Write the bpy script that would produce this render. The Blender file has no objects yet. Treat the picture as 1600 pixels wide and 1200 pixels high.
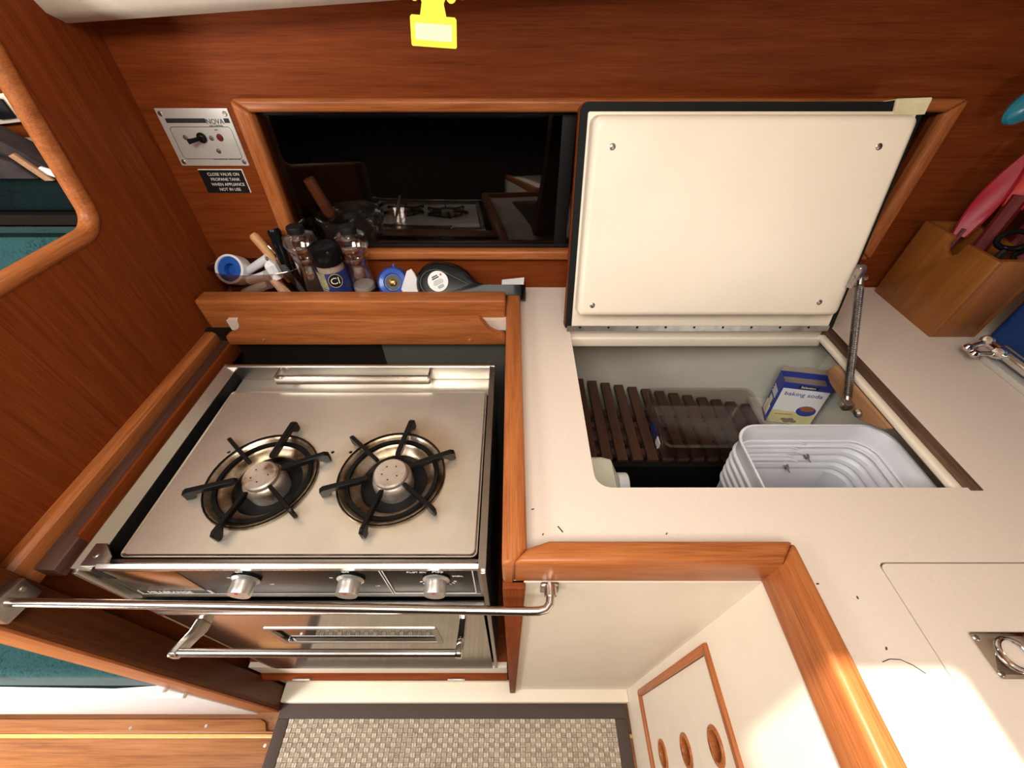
import bpy, bmesh, math, random
from mathutils import Vector, Matrix, geometry
random.seed(7)
PI = math.pi
scn = bpy.context.scene
COL = scn.collection

# ---------------------------------------------------------------- camera
# 1600x1200 frame, focal length 620 px, looking 45 degrees down; worktop 0.50 m below the lens
cam_d = bpy.data.cameras.new('camera'); cam = bpy.data.objects.new('camera', cam_d); COL.objects.link(cam)
cam.location = (0, 0, 1.40); cam.rotation_euler = (math.radians(45), 0, 0)
cam_d.sensor_width = 36.0; cam_d.lens = 36.0 * 620 / 1600; cam_d.clip_start = 0.01
scn.camera = cam

# ---------------------------------------------------------------- world, sun, lamps, exposure
w = bpy.data.worlds.new('world'); scn.world = w; w.use_nodes = True
w.node_tree.nodes['Background'].inputs[0].default_value = (0.80, 0.90, 1.0, 1)
w.node_tree.nodes['Background'].inputs[1].default_value = 3.0

def lamp(name, kind, loc, energy, color, rot=(0, 0, 0), **kw):
    d = bpy.data.lights.new(name, kind); d.energy = energy; d.color = color
    for k, v in kw.items(): setattr(d, k, v)
    o = bpy.data.objects.new(name, d); COL.objects.link(o); o.location = loc; o.rotation_euler = rot
    return o
SUN_TO = Vector((-0.30, 0.166, 1.0)).normalized()
sun = lamp('sun', 'SUN', (0, 0, 5), 11.0, (1.0, 0.93, 0.82), angle=0.02)
sun.rotation_euler = SUN_TO.to_track_quat('Z', 'Y').to_euler()
# daylight falling through the overhead hatch, the saloon hatch and the saloon port
lamp('hatch_daylight', 'AREA', (-0.18, -0.30, 1.86), 15.0, (1.0, 0.92, 0.82), (math.radians(10), 0, 0), shape='RECTANGLE', size=0.6, size_y=0.6)
lamp('saloon_hatch_daylight', 'AREA', (-1.25, -0.30, 1.86), 16.0, (1.0, 0.97, 0.95), (math.radians(8), 0, 0), shape='RECTANGLE', size=0.7, size_y=0.6)
lamp('saloon_port_daylight', 'AREA', (-1.60, -0.62, 0.70), 24.0, (1.0, 0.97, 0.95), (math.radians(72), 0, math.radians(-8)), shape='RECTANGLE', size=0.4, size_y=0.35)
lamp('front_fill', 'AREA', (1.30, -1.40, 1.05), 5.5, (1.0, 0.94, 0.87), (math.radians(84), 0, math.radians(33)), shape='RECTANGLE', size=0.55, size_y=0.3)  # added fill lamp with no real port, brightens lid and cabinet front

vs = scn.view_settings
vs.view_transform = 'Standard'; vs.look = 'None'; vs.gamma = 1.0; vs.use_curve_mapping = False
vs.exposure = 0.12
scn.cycles.max_bounces = 8; scn.cycles.diffuse_bounces = 5; scn.cycles.glossy_bounces = 5
scn.cycles.transparent_max_bounces = 12; scn.cycles.caustics_reflective = False; scn.cycles.caustics_refractive = False
scn.cycles.sample_clamp_indirect = 6.0

# ---------------------------------------------------------------- materials
MATS = {}
def newmat(name):
    m = bpy.data.materials.new(name); m.use_nodes = True
    nt = m.node_tree; b = nt.nodes['Principled BSDF']
    MATS[name] = m
    return m, nt, b
def rgba(c): return (c[0], c[1], c[2], 1)
def noise_setup(nt, scale, detail=3, mscale=(1, 1, 1), rough=0.55):
    tc = nt.nodes.new('ShaderNodeTexCoord'); mp = nt.nodes.new('ShaderNodeMapping')
    mp.inputs['Scale'].default_value = mscale
    nz = nt.nodes.new('ShaderNodeTexNoise'); nz.inputs['Scale'].default_value = scale
    nz.inputs['Detail'].default_value = detail; nz.inputs['Roughness'].default_value = rough
    nt.links.new(tc.outputs['Object'], mp.inputs[0]); nt.links.new(mp.outputs[0], nz.inputs['Vector'])
    return nz
def ramp(nt, src, stops):
    r = nt.nodes.new('ShaderNodeValToRGB'); e = r.color_ramp.elements
    e[0].position, e[0].color = stops[0][0], rgba(stops[0][1]); e[1].position, e[1].color = stops[-1][0], rgba(stops[-1][1])
    for p, c in stops[1:-1]:
        k = e.new(p); k.color = rgba(c)
    nt.links.new(src, r.inputs[0]); return r
def bump(nt, b, src, strength, dist=0.001):
    k = nt.nodes.new('ShaderNodeBump'); k.inputs['Strength'].default_value = strength; k.inputs['Distance'].default_value = dist
    nt.links.new(src, k.inputs['Height']); nt.links.new(k.outputs[0], b.inputs['Normal'])
def plain(name, col, rough=0.5, metal=0.0, var=0.06, scale=60, alpha=1.0, coat=0.0, bmp=0.0, spec=0.5, emit=None):
    m, nt, b = newmat(name)
    nz = noise_setup(nt, scale)
    lo = [max(0, c * (1 - var)) for c in col]; hi = [min(1, c * (1 + var)) for c in col]
    r = ramp(nt, nz.outputs['Fac'], [(0.3, lo), (0.7, hi)])
    nt.links.new(r.outputs[0], b.inputs['Base Color'])
    b.inputs['Roughness'].default_value = rough; b.inputs['Metallic'].default_value = metal
    b.inputs['Alpha'].default_value = alpha; b.inputs['Coat Weight'].default_value = coat
    b.inputs['Specular IOR Level'].default_value = spec
    if bmp: bump(nt, b, nz.outputs['Fac'], bmp)
    return m
def wood(name, dark, mid, light, axis='x', fine=1.0, rough=0.38, coat=0.25, bmp=0.12, spec=0.5):
    m, nt, b = newmat(name)
    s = {'x': (1.6, 26, 26), 'y': (26, 1.6, 26), 'z': (26, 26, 1.6)}[axis]
    nz = noise_setup(nt, 3.0 * fine, 6, s, 0.65)
    s2 = tuple(v * 9 if v > 5 else v * 4 for v in s)
    n2 = noise_setup(nt, 2.2 * fine, 3, s2, 0.6)
    mx = nt.nodes.new('ShaderNodeMath'); mx.operation = 'MULTIPLY_ADD'; mx.inputs[1].default_value = 0.50
    nt.links.new(n2.outputs['Fac'], mx.inputs[0])
    m2 = nt.nodes.new('ShaderNodeMath'); m2.operation = 'MULTIPLY'; m2.inputs[1].default_value = 0.54
    nt.links.new(nz.outputs['Fac'], m2.inputs[0]); nt.links.new(m2.outputs[0], mx.inputs[2])
    r = ramp(nt, mx.outputs[0], [(0.33, dark), (0.5, mid), (0.70, light)])
    nt.links.new(r.outputs[0], b.inputs['Base Color'])
    b.inputs['Roughness'].default_value = rough; b.inputs['Coat Weight'].default_value = coat; b.inputs['Coat Roughness'].default_value = 0.22
    b.inputs['Specular IOR Level'].default_value = spec
    bump(nt, b, mx.outputs[0], bmp)
    return m
for ax in 'xyz':
    wood('teak_' + ax, (0.112, 0.021, 0.0040), (0.182, 0.037, 0.0070), (0.240, 0.056, 0.0115), ax, 1.0, 0.50, 0.0, spec=0.10)
    wood('trim_' + ax, (0.20, 0.050, 0.012), (0.37, 0.112, 0.030), (0.50, 0.175, 0.054), ax, 1.1, 0.36, 0.08, spec=0.25)
wood('post_shade_z', (0.055, 0.014, 0.0042), (0.090, 0.025, 0.0075), (0.12, 0.036, 0.011), 'z', 1, 0.45, 0.0, 0.1, 0.15)  # darker copy of the teak, shade put into the post's colour
wood('sole_x', (0.15, 0.050, 0.014), (0.29, 0.110, 0.034), (0.38, 0.165, 0.060), 'x', 0.6, 0.4, 0.1, 0.1, 0.3)
wood('dark_slat_y', (0.030, 0.012, 0.006), (0.060, 0.022, 0.012), (0.095, 0.036, 0.020), 'y', 1, 0.55, 0)
wood('ply_y', (0.24, 0.11, 0.045), (0.34, 0.17, 0.075), (0.42, 0.23, 0.11), 'y', 1, 0.6, 0)
wood('block_z', (0.20, 0.062, 0.010), (0.26, 0.085, 0.014), (0.32, 0.115, 0.022), 'z', 0.8, 0.4, 0.2, 0.05)
wood('wornwood_y', (0.035, 0.016, 0.010), (0.085, 0.040, 0.020), (0.17, 0.095, 0.055), 'y', 1, 0.7, 0, 0.4)
wood('handle_wood', (0.42, 0.20, 0.07), (0.52, 0.26, 0.09), (0.62, 0.33, 0.13), 'z', 1, 0.5, 0)
wood('handle_brown', (0.22, 0.07, 0.025), (0.30, 0.10, 0.035), (0.40, 0.15, 0.05), 'z', 1, 0.45, 0.2)
plain('laminate', (0.76, 0.645, 0.55), 0.38, var=0.02, scale=160)
plain('cream_paint', (0.80, 0.71, 0.575), 0.45, var=0.03, scale=8)
plain('cream_plug', (0.89, 0.785, 0.63), 0.36, var=0.02, scale=10)
plain('liner', (0.60, 0.58, 0.49), 0.5, var=0.05, scale=6)
plain('white_paint', (0.82, 0.81, 0.80), 0.5, var=0.03)
plain('headliner', (0.74, 0.66, 0.53), 0.75, var=0.05, scale=30, bmp=0.1)
plain('white_plastic', (0.78, 0.78, 0.80), 0.42, var=0.02)
plain('bin_plastic', (0.70, 0.71, 0.76), 0.42, var=0.03, scale=15)
plain('bottle_plastic', (0.72, 0.69, 0.55), 0.4, var=0.03)
plain('black_gloss', (0.006, 0.006, 0.0065), 0.20, spec=0.14)
plain('black_matte', (0.008, 0.0075, 0.0075), 0.55, spec=0.2)
plain('well_shade', (0.004, 0.0035, 0.003), 0.8, spec=0.05)  # near black, shade of the deep burner holes put into the colour
plain('black_rubber', (0.008, 0.010, 0.010), 0.6, spec=0.15)
plain('cast_iron', (0.006, 0.0055, 0.005), 0.36, bmp=0.2, spec=0.18)
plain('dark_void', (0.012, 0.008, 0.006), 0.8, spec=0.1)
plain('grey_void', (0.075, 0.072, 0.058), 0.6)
plain('chrome', (0.82, 0.80, 0.78), 0.09, 1.0, 0.02)
plain('bar_steel', (0.62, 0.57, 0.52), 0.24, 1.0, 0.05)
plain('screw_steel', (0.45, 0.42, 0.38), 0.35, 1.0, 0.2)
plain('spring_steel', (0.30, 0.27, 0.25), 0.35, 1.0, 0.15)
plain('brass', (0.66, 0.45, 0.17), 0.28, 1.0)
plain('plate_alu', (0.68, 0.66, 0.61), 0.42, 0.35, 0.04, 300)
plain('sticker_white', (0.85, 0.85, 0.84), 0.5, var=0.02)
plain('print_black', (0.02, 0.02, 0.02), 0.6)
plain('print_white', (0.80, 0.77, 0.70), 0.6)
plain('print_red', (0.65, 0.05, 0.05), 0.6)
plain('print_blue', (0.03, 0.05, 0.32), 0.5)
plain('label_blue', (0.02, 0.035, 0.18), 0.35)
plain('label_sage', (0.30, 0.30, 0.16), 0.4, var=0.35, scale=150)
plain('gold', (0.62, 0.45, 0.18), 0.4, 0.3)
plain('box_yellow', (0.72, 0.68, 0.34), 0.5, var=0.12, scale=20)
plain('kraft', (0.30, 0.23, 0.17), 0.8)
plain('tape_blue', (0.01, 0.09, 0.42), 0.4)
plain('knob_blue', (0.015, 0.075, 0.40), 0.3, coat=0.3)
plain('paper_white', (0.80, 0.78, 0.76), 0.8, bmp=0.3, scale=400)
plain('masking_tape', (0.76, 0.68, 0.44), 0.7)
plain('tag_yellow', (0.92, 0.80, 0.02), 0.6, var=0.02)
plain('tag_pale', (0.93, 0.90, 0.42), 0.6, var=0.03)
plain('string', (0.75, 0.72, 0.65), 0.8)
plain('teal_plastic', (0.020, 0.22, 0.32), 0.28, coat=0.3)
plain('pink_red', (0.36, 0.014, 0.030), 0.38, spec=0.3)
plain('red_silicone', (0.55, 0.022, 0.014), 0.38, spec=0.3)
plain('maroon', (0.14, 0.012, 0.012), 0.4)
plain('blue_plastic', (0.010, 0.050, 0.20), 0.5, bmp=0.1)
plain('mat_border', (0.068, 0.046, 0.036), 0.85, bmp=0.2, scale=300)
plain('mat_base', (0.24, 0.18, 0.125), 0.9)
plain('pepper', (0.06, 0.035, 0.02), 0.8, var=0.7, scale=700)
plain('salt', (0.66, 0.62, 0.55), 0.7, var=0.1, scale=900)
plain('copper_bits', (0.55, 0.33, 0.20), 0.5, var=0.2)
plain('blanket', (0.028, 0.019, 0.018), 0.9, var=0.5, scale=40, bmp=0.5)
plain('holly', (0.68, 0.38, 0.11), 0.4, coat=0.3)
plain('dirt', (0.05, 0.035, 0.025), 0.9)
plain('pan_grey', (0.10, 0.095, 0.09), 0.4, 0.5)
plain('shirt_navy', (0.02, 0.03, 0.05), 0.8)

def glass(name, tint, extra=0.03, rough=0.04):
    # thin clear or smoked plastic: tinted transparency under a fresnel gloss
    m = bpy.data.materials.new(name); m.use_nodes = True; nt = m.node_tree; nt.nodes.clear(); MATS[name] = m
    out = nt.nodes.new('ShaderNodeOutputMaterial'); mix = nt.nodes.new('ShaderNodeMixShader')
    tr = nt.nodes.new('ShaderNodeBsdfTransparent'); tr.inputs[0].default_value = rgba(tint)
    gl = nt.nodes.new('ShaderNodeBsdfGlossy'); gl.inputs['Roughness'].default_value = rough; gl.inputs[0].default_value = (1, 1, 1, 1)
    fr = nt.nodes.new('ShaderNodeLayerWeight'); fr.inputs[0].default_value = 0.5
    pw = nt.nodes.new('ShaderNodeMath'); pw.operation = 'POWER'; pw.inputs[1].default_value = 4.0; nt.links.new(fr.outputs['Facing'], pw.inputs[0])
    ad = nt.nodes.new('ShaderNodeMath'); ad.operation = 'ADD'; ad.inputs[1].default_value = extra + 0.035; ad.use_clamp = True
    nt.links.new(pw.outputs[0], ad.inputs[0]); nt.links.new(ad.outputs[0], mix.inputs[0])
    nt.links.new(tr.outputs[0], mix.inputs[1]); nt.links.new(gl.outputs[0], mix.inputs[2]); nt.links.new(mix.outputs[0], out.inputs[0])
    return m
glass('clear_plastic', (0.93, 0.91, 0.90), 0.10)
glass('clear_tray', (0.90, 0.87, 0.86), 0.05, 0.12)
glass('smoked_clear', (0.80, 0.72, 0.66), 0.05)
glass('dark_glass', (0.74, 0.71, 0.69), 0.0, 0.02)
glass('oven_glass', (0.10, 0.10, 0.10), 0.02, 0.03)
plain('panel_dark', (0.010, 0.009, 0.008), 0.30, spec=0.3)
plain('cap_plain', (0.66, 0.64, 0.60), 0.34, 0.9, 0.05)

def steel(name, col, rough, ax, vr=0.12, metal=1.0):
    m, nt, b = newmat(name)
    s = {'x': (2, 120, 120), 'y': (120, 2, 120)}[ax]
    nz = noise_setup(nt, 4, 3, s); n2 = noise_setup(nt, 9, 4)
    r = ramp(nt, n2.outputs['Fac'], [(0.3, [c * 0.86 for c in col]), (0.65, col)])
    nt.links.new(r.outputs[0], b.inputs['Base Color']); b.inputs['Metallic'].default_value = metal
    rr = nt.nodes.new('ShaderNodeMapRange'); rr.inputs['To Min'].default_value = rough - vr / 2; rr.inputs['To Max'].default_value = rough + vr / 2
    nt.links.new(nz.outputs['Fac'], rr.inputs['Value']); nt.links.new(rr.outputs[0], b.inputs['Roughness'])
    bump(nt, b, nz.outputs['Fac'], 0.02, 0.0005)
    return m
steel('steel_top', (0.90, 0.83, 0.72), 0.34, 'x', 0.12, 0.80)
def heat_stain(m, centre, r0, r1):
    # brown heat ring burnt into the steel around one burner
    nt = m.node_tree; b = nt.nodes['Principled BSDF']
    tc = nt.nodes.new('ShaderNodeTexCoord'); sb = nt.nodes.new('ShaderNodeVectorMath'); sb.operation = 'DISTANCE'; sb.inputs[1].default_value = centre
    nt.links.new(tc.outputs['Object'], sb.inputs[0])
    r = ramp(nt, sb.outputs['Value'], [(r0 - 0.004, (1, 1, 1)), (r0 + 0.012, (0.55, 0.55, 0.55)), (r1, (0, 0, 0))])
    nz = noise_setup(nt, 14, 4)
    ml = nt.nodes.new('ShaderNodeMath'); ml.operation = 'MULTIPLY'; nt.links.new(r.outputs[0], ml.inputs[0]); nt.links.new(nz.outputs['Fac'], ml.inputs[1])
    src = b.inputs['Base Color'].links[0].from_socket
    mx = nt.nodes.new('ShaderNodeMixRGB'); mx.blend_type = 'MULTIPLY'; mx.inputs[2].default_value = (0.62, 0.42, 0.24, 1)
    nt.links.new(ml.outputs[0], mx.inputs[0]); nt.links.new(src, mx.inputs[1]); nt.links.new(mx.outputs[0], b.inputs['Base Color'])
heat_stain(MATS['steel_top'], (0.120, -0.036, 0.612), 0.085, 0.118)
steel('steel_rim', (0.55, 0.52, 0.48), 0.32, 'x')
steel('steel_door', (0.58, 0.54, 0.48), 0.11, 'x', 0.06)
steel('panel_bronze', (0.36, 0.27, 0.18), 0.20, 'x', 0.06)
def pan_steel():
    m, nt, b = newmat('pan_steel')
    nz = noise_setup(nt, 28, 5)
    r = ramp(nt, nz.outputs['Fac'], [(0.32, (0.07, 0.035, 0.015)), (0.5, (0.30, 0.22, 0.14)), (0.68, (0.56, 0.48, 0.38))])
    nt.links.new(r.outputs[0], b.inputs['Base Color']); b.inputs['Metallic'].default_value = 0.9; b.inputs['Roughness'].default_value = 0.3
    m, nt, b = newmat('cap_steel')
    nz = noise_setup(nt, 30, 5)
    r = ramp(nt, nz.outputs['Fac'], [(0.30, (0.20, 0.11, 0.06)), (0.45, (0.55, 0.45, 0.37)), (0.7, (0.68, 0.62, 0.56))])
    nt.links.new(r.outputs[0], b.inputs['Base Color']); b.inputs['Metallic'].default_value = 0.7; b.inputs['Roughness'].default_value = 0.35
pan_steel()
def fabric(name, dark, light, scale=220):
    m, nt, b = newmat(name)
    nz = noise_setup(nt, scale, 4); n2 = noise_setup(nt, 12, 4)
    mx = nt.nodes.new('ShaderNodeMath'); mx.operation = 'ADD'; nt.links.new(nz.outputs['Fac'], mx.inputs[0]); nt.links.new(n2.outputs['Fac'], mx.inputs[1])
    r = ramp(nt, mx.outputs[0], [(0.75, dark), (1.0, tuple((a + c) / 2 for a, c in zip(dark, light))), (1.0, light)])
    r.color_ramp.elements[0].position = 0.35; r.color_ramp.elements[1].position = 0.5; r.color_ramp.elements[2].position = 0.68
    mh = nt.nodes.new('ShaderNodeMath'); mh.operation = 'MULTIPLY'; mh.inputs[1].default_value = 0.5
    nt.links.new(mx.outputs[0], mh.inputs[0]); nt.links.new(mh.outputs[0], r.inputs[0])
    nt.links.new(r.outputs[0], b.inputs['Base Color']); b.inputs['Roughness'].default_value = 0.95
    b.inputs['Sheen Weight'].default_value = 0.15 if light[1] > 0.03 else 0.0; b.inputs['Specular IOR Level'].default_value = 0.1
    bump(nt, b, mx.outputs[0], 0.6, 0.002)
fabric('teal_fabric', (0.003, 0.022, 0.025), (0.020, 0.080, 0.082))
fabric('teal_dark', (0.002, 0.006, 0.007), (0.004, 0.012, 0.013))
def weave():
    for i, c in enumerate([(0.46, 0.39, 0.30), (0.56, 0.49, 0.39), (0.39, 0.325, 0.245)]):
        plain('yarn_%d' % i, c, 0.85, var=0.2, scale=300)
weave()

# ---------------------------------------------------------------- mesh helpers
I4 = Matrix.Identity(4)
def basis(o, x, y, z):
    m = Matrix.Identity(4)
    for i, v in enumerate((x, y, z)):
        v = Vector(v).normalized()
        m[0][i], m[1][i], m[2][i] = v
    m.translation = Vector(o); return m
def align_z(o, d):
    m = Vector(d).to_track_quat('Z', 'Y').to_matrix().to_4x4(); m.translation = Vector(o); return m
class B:
    def __init__(s): s.bm = bmesh.new()
    def _merge(s, t, M):
        bmesh.ops.transform(t, matrix=M, verts=t.verts)
        me = bpy.data.meshes.new('tmp'); t.to_mesh(me); t.free(); s.bm.from_mesh(me); bpy.data.meshes.remove(me); return s
    def box(s, x0, x1, y0, y1, z0, z1, bev=0.0, seg=2, M=I4):
        t = bmesh.new(); bmesh.ops.create_cube(t, size=1)
        for v in t.verts: v.co = ((x0 + x1) / 2 + v.co.x * (x1 - x0), (y0 + y1) / 2 + v.co.y * (y1 - y0), (z0 + z1) / 2 + v.co.z * (z1 - z0))
        if bev: bmesh.ops.bevel(t, geom=list(t.edges), offset=bev, segments=seg, profile=0.5, affect='EDGES')
        return s._merge(t, M)
    def prism(s, poly, d0, d1, holes=(), bev=0.0, seg=2, M=I4, flat_bottom=False):
        t = bmesh.new(); loops = [poly] + list(holes)
        tris = geometry.tessellate_polygon([[Vector((p[0], p[1], 0)) for p in l] for l in loops])
        pts = [p for l in loops for p in l]
        lo = [t.verts.new((p[0], p[1], d0)) for p in pts]; hi = [t.verts.new((p[0], p[1], d1)) for p in pts]
        def area(l): return sum(l[i][0] * l[(i + 1) % len(l)][1] - l[(i + 1) % len(l)][0] * l[i][1] for i in range(len(l)))
        if not holes:
            o = range(len(poly)) if area(poly) > 0 else range(len(poly) - 1, -1, -1)
            o = list(o); t.faces.new([hi[i] for i in o]); t.faces.new([lo[i] for i in reversed(o)])
        else:
            for a, b_, c in tris:
                for L in (hi, lo):
                    try: t.faces.new((L[a], L[b_], L[c]))
                    except ValueError: pass
        k = 0
        for l in loops:
            n = len(l)
            for i in range(n):
                a, b_ = k + i, k + (i + 1) % n
                t.faces.new((lo[a], lo[b_], hi[b_], hi[a]))
            k += n
        bmesh.ops.recalc_face_normals(t, faces=t.faces)
        if bev:
            es = [e for e in t.edges if len(e.link_faces) == 2 and e.calc_face_angle(0) > 0.9 and (not flat_bottom or max(v.co.z for v in e.verts) > d0 + 1e-6)]
            bmesh.ops.bevel(t, geom=es, offset=bev, segments=seg, profile=0.5, affect='EDGES')
        return s._merge(t, M)
    def lathe(s, prof, n=24, M=I4, sx=1.0, sy=1.0):
        t = bmesh.new(); rings = []
        for r, z in prof:
            if r < 1e-6: rings.append([t.verts.new((0, 0, z))])
            else: rings.append([t.verts.new((r * sx * math.cos(2 * PI * i / n), r * sy * math.sin(2 * PI * i / n), z)) for i in range(n)])
        for a, b_ in zip(rings, rings[1:]):
            for i in range(n):
                j = (i + 1) % n
                q = ([a[0]] if len(a) == 1 else [a[i], a[j]]) + ([b_[0]] if len(b_) == 1 else [b_[j], b_[i]])
                if len(q) > 2: t.faces.new(q)
        bmesh.ops.recalc_face_normals(t, faces=t.faces)
        return s._merge(t, M)
    def tube(s, pts, r, n=10, closed=False, caps=True, M=I4):
        t = bmesh.new(); P = [Vector(p) for p in pts]; N = len(P); rings = []; up = None
        for i in range(N):
            if closed: d = P[(i + 1) % N] - P[i - 1]
            else: d = P[min(i + 1, N - 1)] - P[max(i - 1, 0)]
            d.normalize()
            if up is None: up = Vector((0, 0, 1)) if abs(d.z) < 0.9 else Vector((0, 1, 0))
            a = d.cross(up).normalized(); up = a.cross(d).normalized()
            rr = r[i] if isinstance(r, (list, tuple)) else r
            rings.append([t.verts.new(P[i] + rr * (math.cos(2 * PI * k / n) * a + math.sin(2 * PI * k / n) * up)) for k in range(n)])
        for i in range(N if closed else N - 1):
            a, b_ = rings[i], rings[(i + 1) % N]
            for k in range(n): t.faces.new((a[k], a[(k + 1) % n], b_[(k + 1) % n], b_[k]))
        if caps and not closed: t.faces.new(list(reversed(rings[0]))); t.faces.new(rings[-1])
        bmesh.ops.recalc_face_normals(t, faces=t.faces)
        return s._merge(t, M)
    def loft(s, loops, caps=(True, True), M=I4):
        t = bmesh.new(); R = [[t.verts.new(p) for p in l] for l in loops]; n = len(loops[0])
        for a, b_ in zip(R, R[1:]):
            for k in range(n): t.faces.new((a[k], a[(k + 1) % n], b_[(k + 1) % n], b_[k]))
        if caps[0]: t.faces.new(list(reversed(R[0])))
        if caps[1]: t.faces.new(R[-1])
        bmesh.ops.recalc_face_normals(t, faces=t.faces)
        return s._merge(t, M)
    def quad(s, *ps):
        vs_ = [s.bm.verts.new(p) for p in ps]; s.bm.faces.new(vs_); return s
    def done(s, name, mat, parent=None, smooth=35, origin=None):
        bm = s.bm
        if parent is not None: org = wloc(parent)
        elif origin is not None: org = Vector(origin)
        else:
            xs = [v.co for v in bm.verts]
            org = Vector(((min(c.x for c in xs) + max(c.x for c in xs)) / 2, (min(c.y for c in xs) + max(c.y for c in xs)) / 2, min(c.z for c in xs)))
        bmesh.ops.translate(bm, verts=bm.verts, vec=-org)
        me = bpy.data.meshes.new(name)
        if smooth:
            for f in bm.faces: f.smooth = True
            for e in bm.edges:
                if len(e.link_faces) == 2 and e.calc_face_angle(0) > math.radians(smooth): e.smooth = False
        bm.to_mesh(me); bm.free()
        me.materials.append(MATS[mat])
        o = bpy.data.objects.new(name, me); COL.objects.link(o)
        if parent is not None: o.parent = parent
        else: o.location = org
        return o
def wloc(o):
    v = Vector(o.location)
    while o.parent: o = o.parent; v += Vector(o.location)
    return v
def tag(o, label=None, cat=None, group=None, kind=None):
    for k, v in (('label', label), ('category', cat), ('group', group), ('kind', kind)):
        if v: o[k] = v
    return o
def thing(name, label, cat, loc, group=None, kind=None):
    o = bpy.data.objects.new(name, None); COL.objects.link(o); o.location = loc; o.empty_display_size = 0.02
    return tag(o, label, cat, group, kind)
def text(body, size, mat, parent, M, name='lettering', align='LEFT', depth=0.0002):
    c = bpy.data.curves.new('t', 'FONT'); c.body = body; c.size = size; c.align_x = align; c.extrude = depth; c.resolution_u = 3
    o = bpy.data.objects.new('t', c); COL.objects.link(o)
    bpy.context.view_layer.update()
    me = bpy.data.meshes.new_from_object(o.evaluated_get(bpy.context.evaluated_depsgraph_get()))
    bpy.data.objects.remove(o); bpy.data.curves.remove(c)
    b = B(); b.bm.from_mesh(me); bpy.data.meshes.remove(me)
    bmesh.ops.transform(b.bm, matrix=M, verts=b.bm.verts)
    return b.done(name, mat, parent, smooth=0)
def arc(cx, cy, r, a0, a1, n=6):
    return [(cx + r * math.cos(math.radians(a0 + (a1 - a0) * i / n)), cy + r * math.sin(math.radians(a0 + (a1 - a0) * i / n))) for i in range(n + 1)]
def circ(cx, cy, r, n=32, ry=None):
    ry = ry or r
    return [(cx + r * math.cos(2 * PI * i / n), cy + ry * math.sin(2 * PI * i / n)) for i in range(n)]
def rrect(x0, x1, y0, y1, r, n=5):
    rs = r if isinstance(r, (list, tuple)) else [r] * 4     # corners: lower left, lower right, upper right, upper left
    return arc(x0 + rs[0], y0 + rs[0], rs[0], 180, 270, n) + arc(x1 - rs[1], y0 + rs[1], rs[1], 270, 360, n) + arc(x1 - rs[2], y1 - rs[2], rs[2], 0, 90, n) + arc(x0 + rs[3], y1 - rs[3], rs[3], 90, 180, n)
def screw(parent, o, nrm, r=0.004, mat='screw_steel', name='screw'):
    M = align_z(o, nrm)
    b = B().lathe([(r, -0.0008), (r, 0.0004), (r * 0.75, 0.0014), (0, 0.0018)], 10, M)
    return b.done(name, mat, parent)
# frames: wall plane (leans outboard), local (x, up, towards viewer)
WL = 0.06
MW = basis((0, 0.828, 0.9), (1, 0, 0), (0, WL, 1), (0, -1, WL))
LIDL = Vector((0, 0.102, 0.366)).normalized()
ML = basis((0, 0.660, 0.905), (1, 0, 0), LIDL, (0, -LIDL.z, LIDL.y))
MX = basis((0, 0, 0), (0, 1, 0), (0, 0, 1), (1, 0, 0))        # polygon in (y, z), extruded along x
MY = basis((0, 0, 0), (1, 0, 0), (0, 0, 1), (0, -1, 0))       # polygon in (x, z), extruded along -y
def wy(z): return 0.828 + (z - 0.9) * WL
XB = -0.665

# ================================================================ THE SETTING
# cabin sole with teak planks and pale strips
fl = B().box(-3.2, 1.5, -2.0, 1.2, -0.05, -0.012).done('floor', 'sole_x', None); tag(fl, 'teak cabin sole of wide planks with pale strips', None, kind='structure')
ye = 0.118
for i in range(6):
    y1, y0 = ye - i * 0.080, ye - i * 0.080 - 0.066
    if i == 0: y0 = ye - 0.030
    if i: y1, y0 = ye - 0.039 - (i - 1) * 0.118, ye - 0.039 - (i - 1) * 0.118 - 0.108
    if i == 0:
        b = B().prism([(-3.0, y0), (-0.60, y0), (-0.60, y1 - 0.024)] + [(-0.655, y1 - 0.024), (-0.665, y1 - 0.006), (-0.68, y1)] + [(-3.0, y1)], -0.012, 0.0, bev=0.002)
    else:
        b = B().box(-3.0, 1.3, y0, y1, -0.012, 0.0, 0.0012)
    b.done('plank', 'sole_x', fl)
    ys = y0 - 0.0092
    B().box(-3.0, 1.3, ys + 0.0004, y0 - 0.0004, -0.012, -0.0004, 0.0008).done('strip', 'holly', fl)
for x, y in ((-1.02, 0.10), (-0.82, 0.104), (-0.645, 0.065)):
    B().lathe([(0.004, 0), (0.004, 0.0006), (0, 0.0006)], 12, Matrix.Translation((x, y, 0))).done('screw', 'screw_steel', fl)

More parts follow.
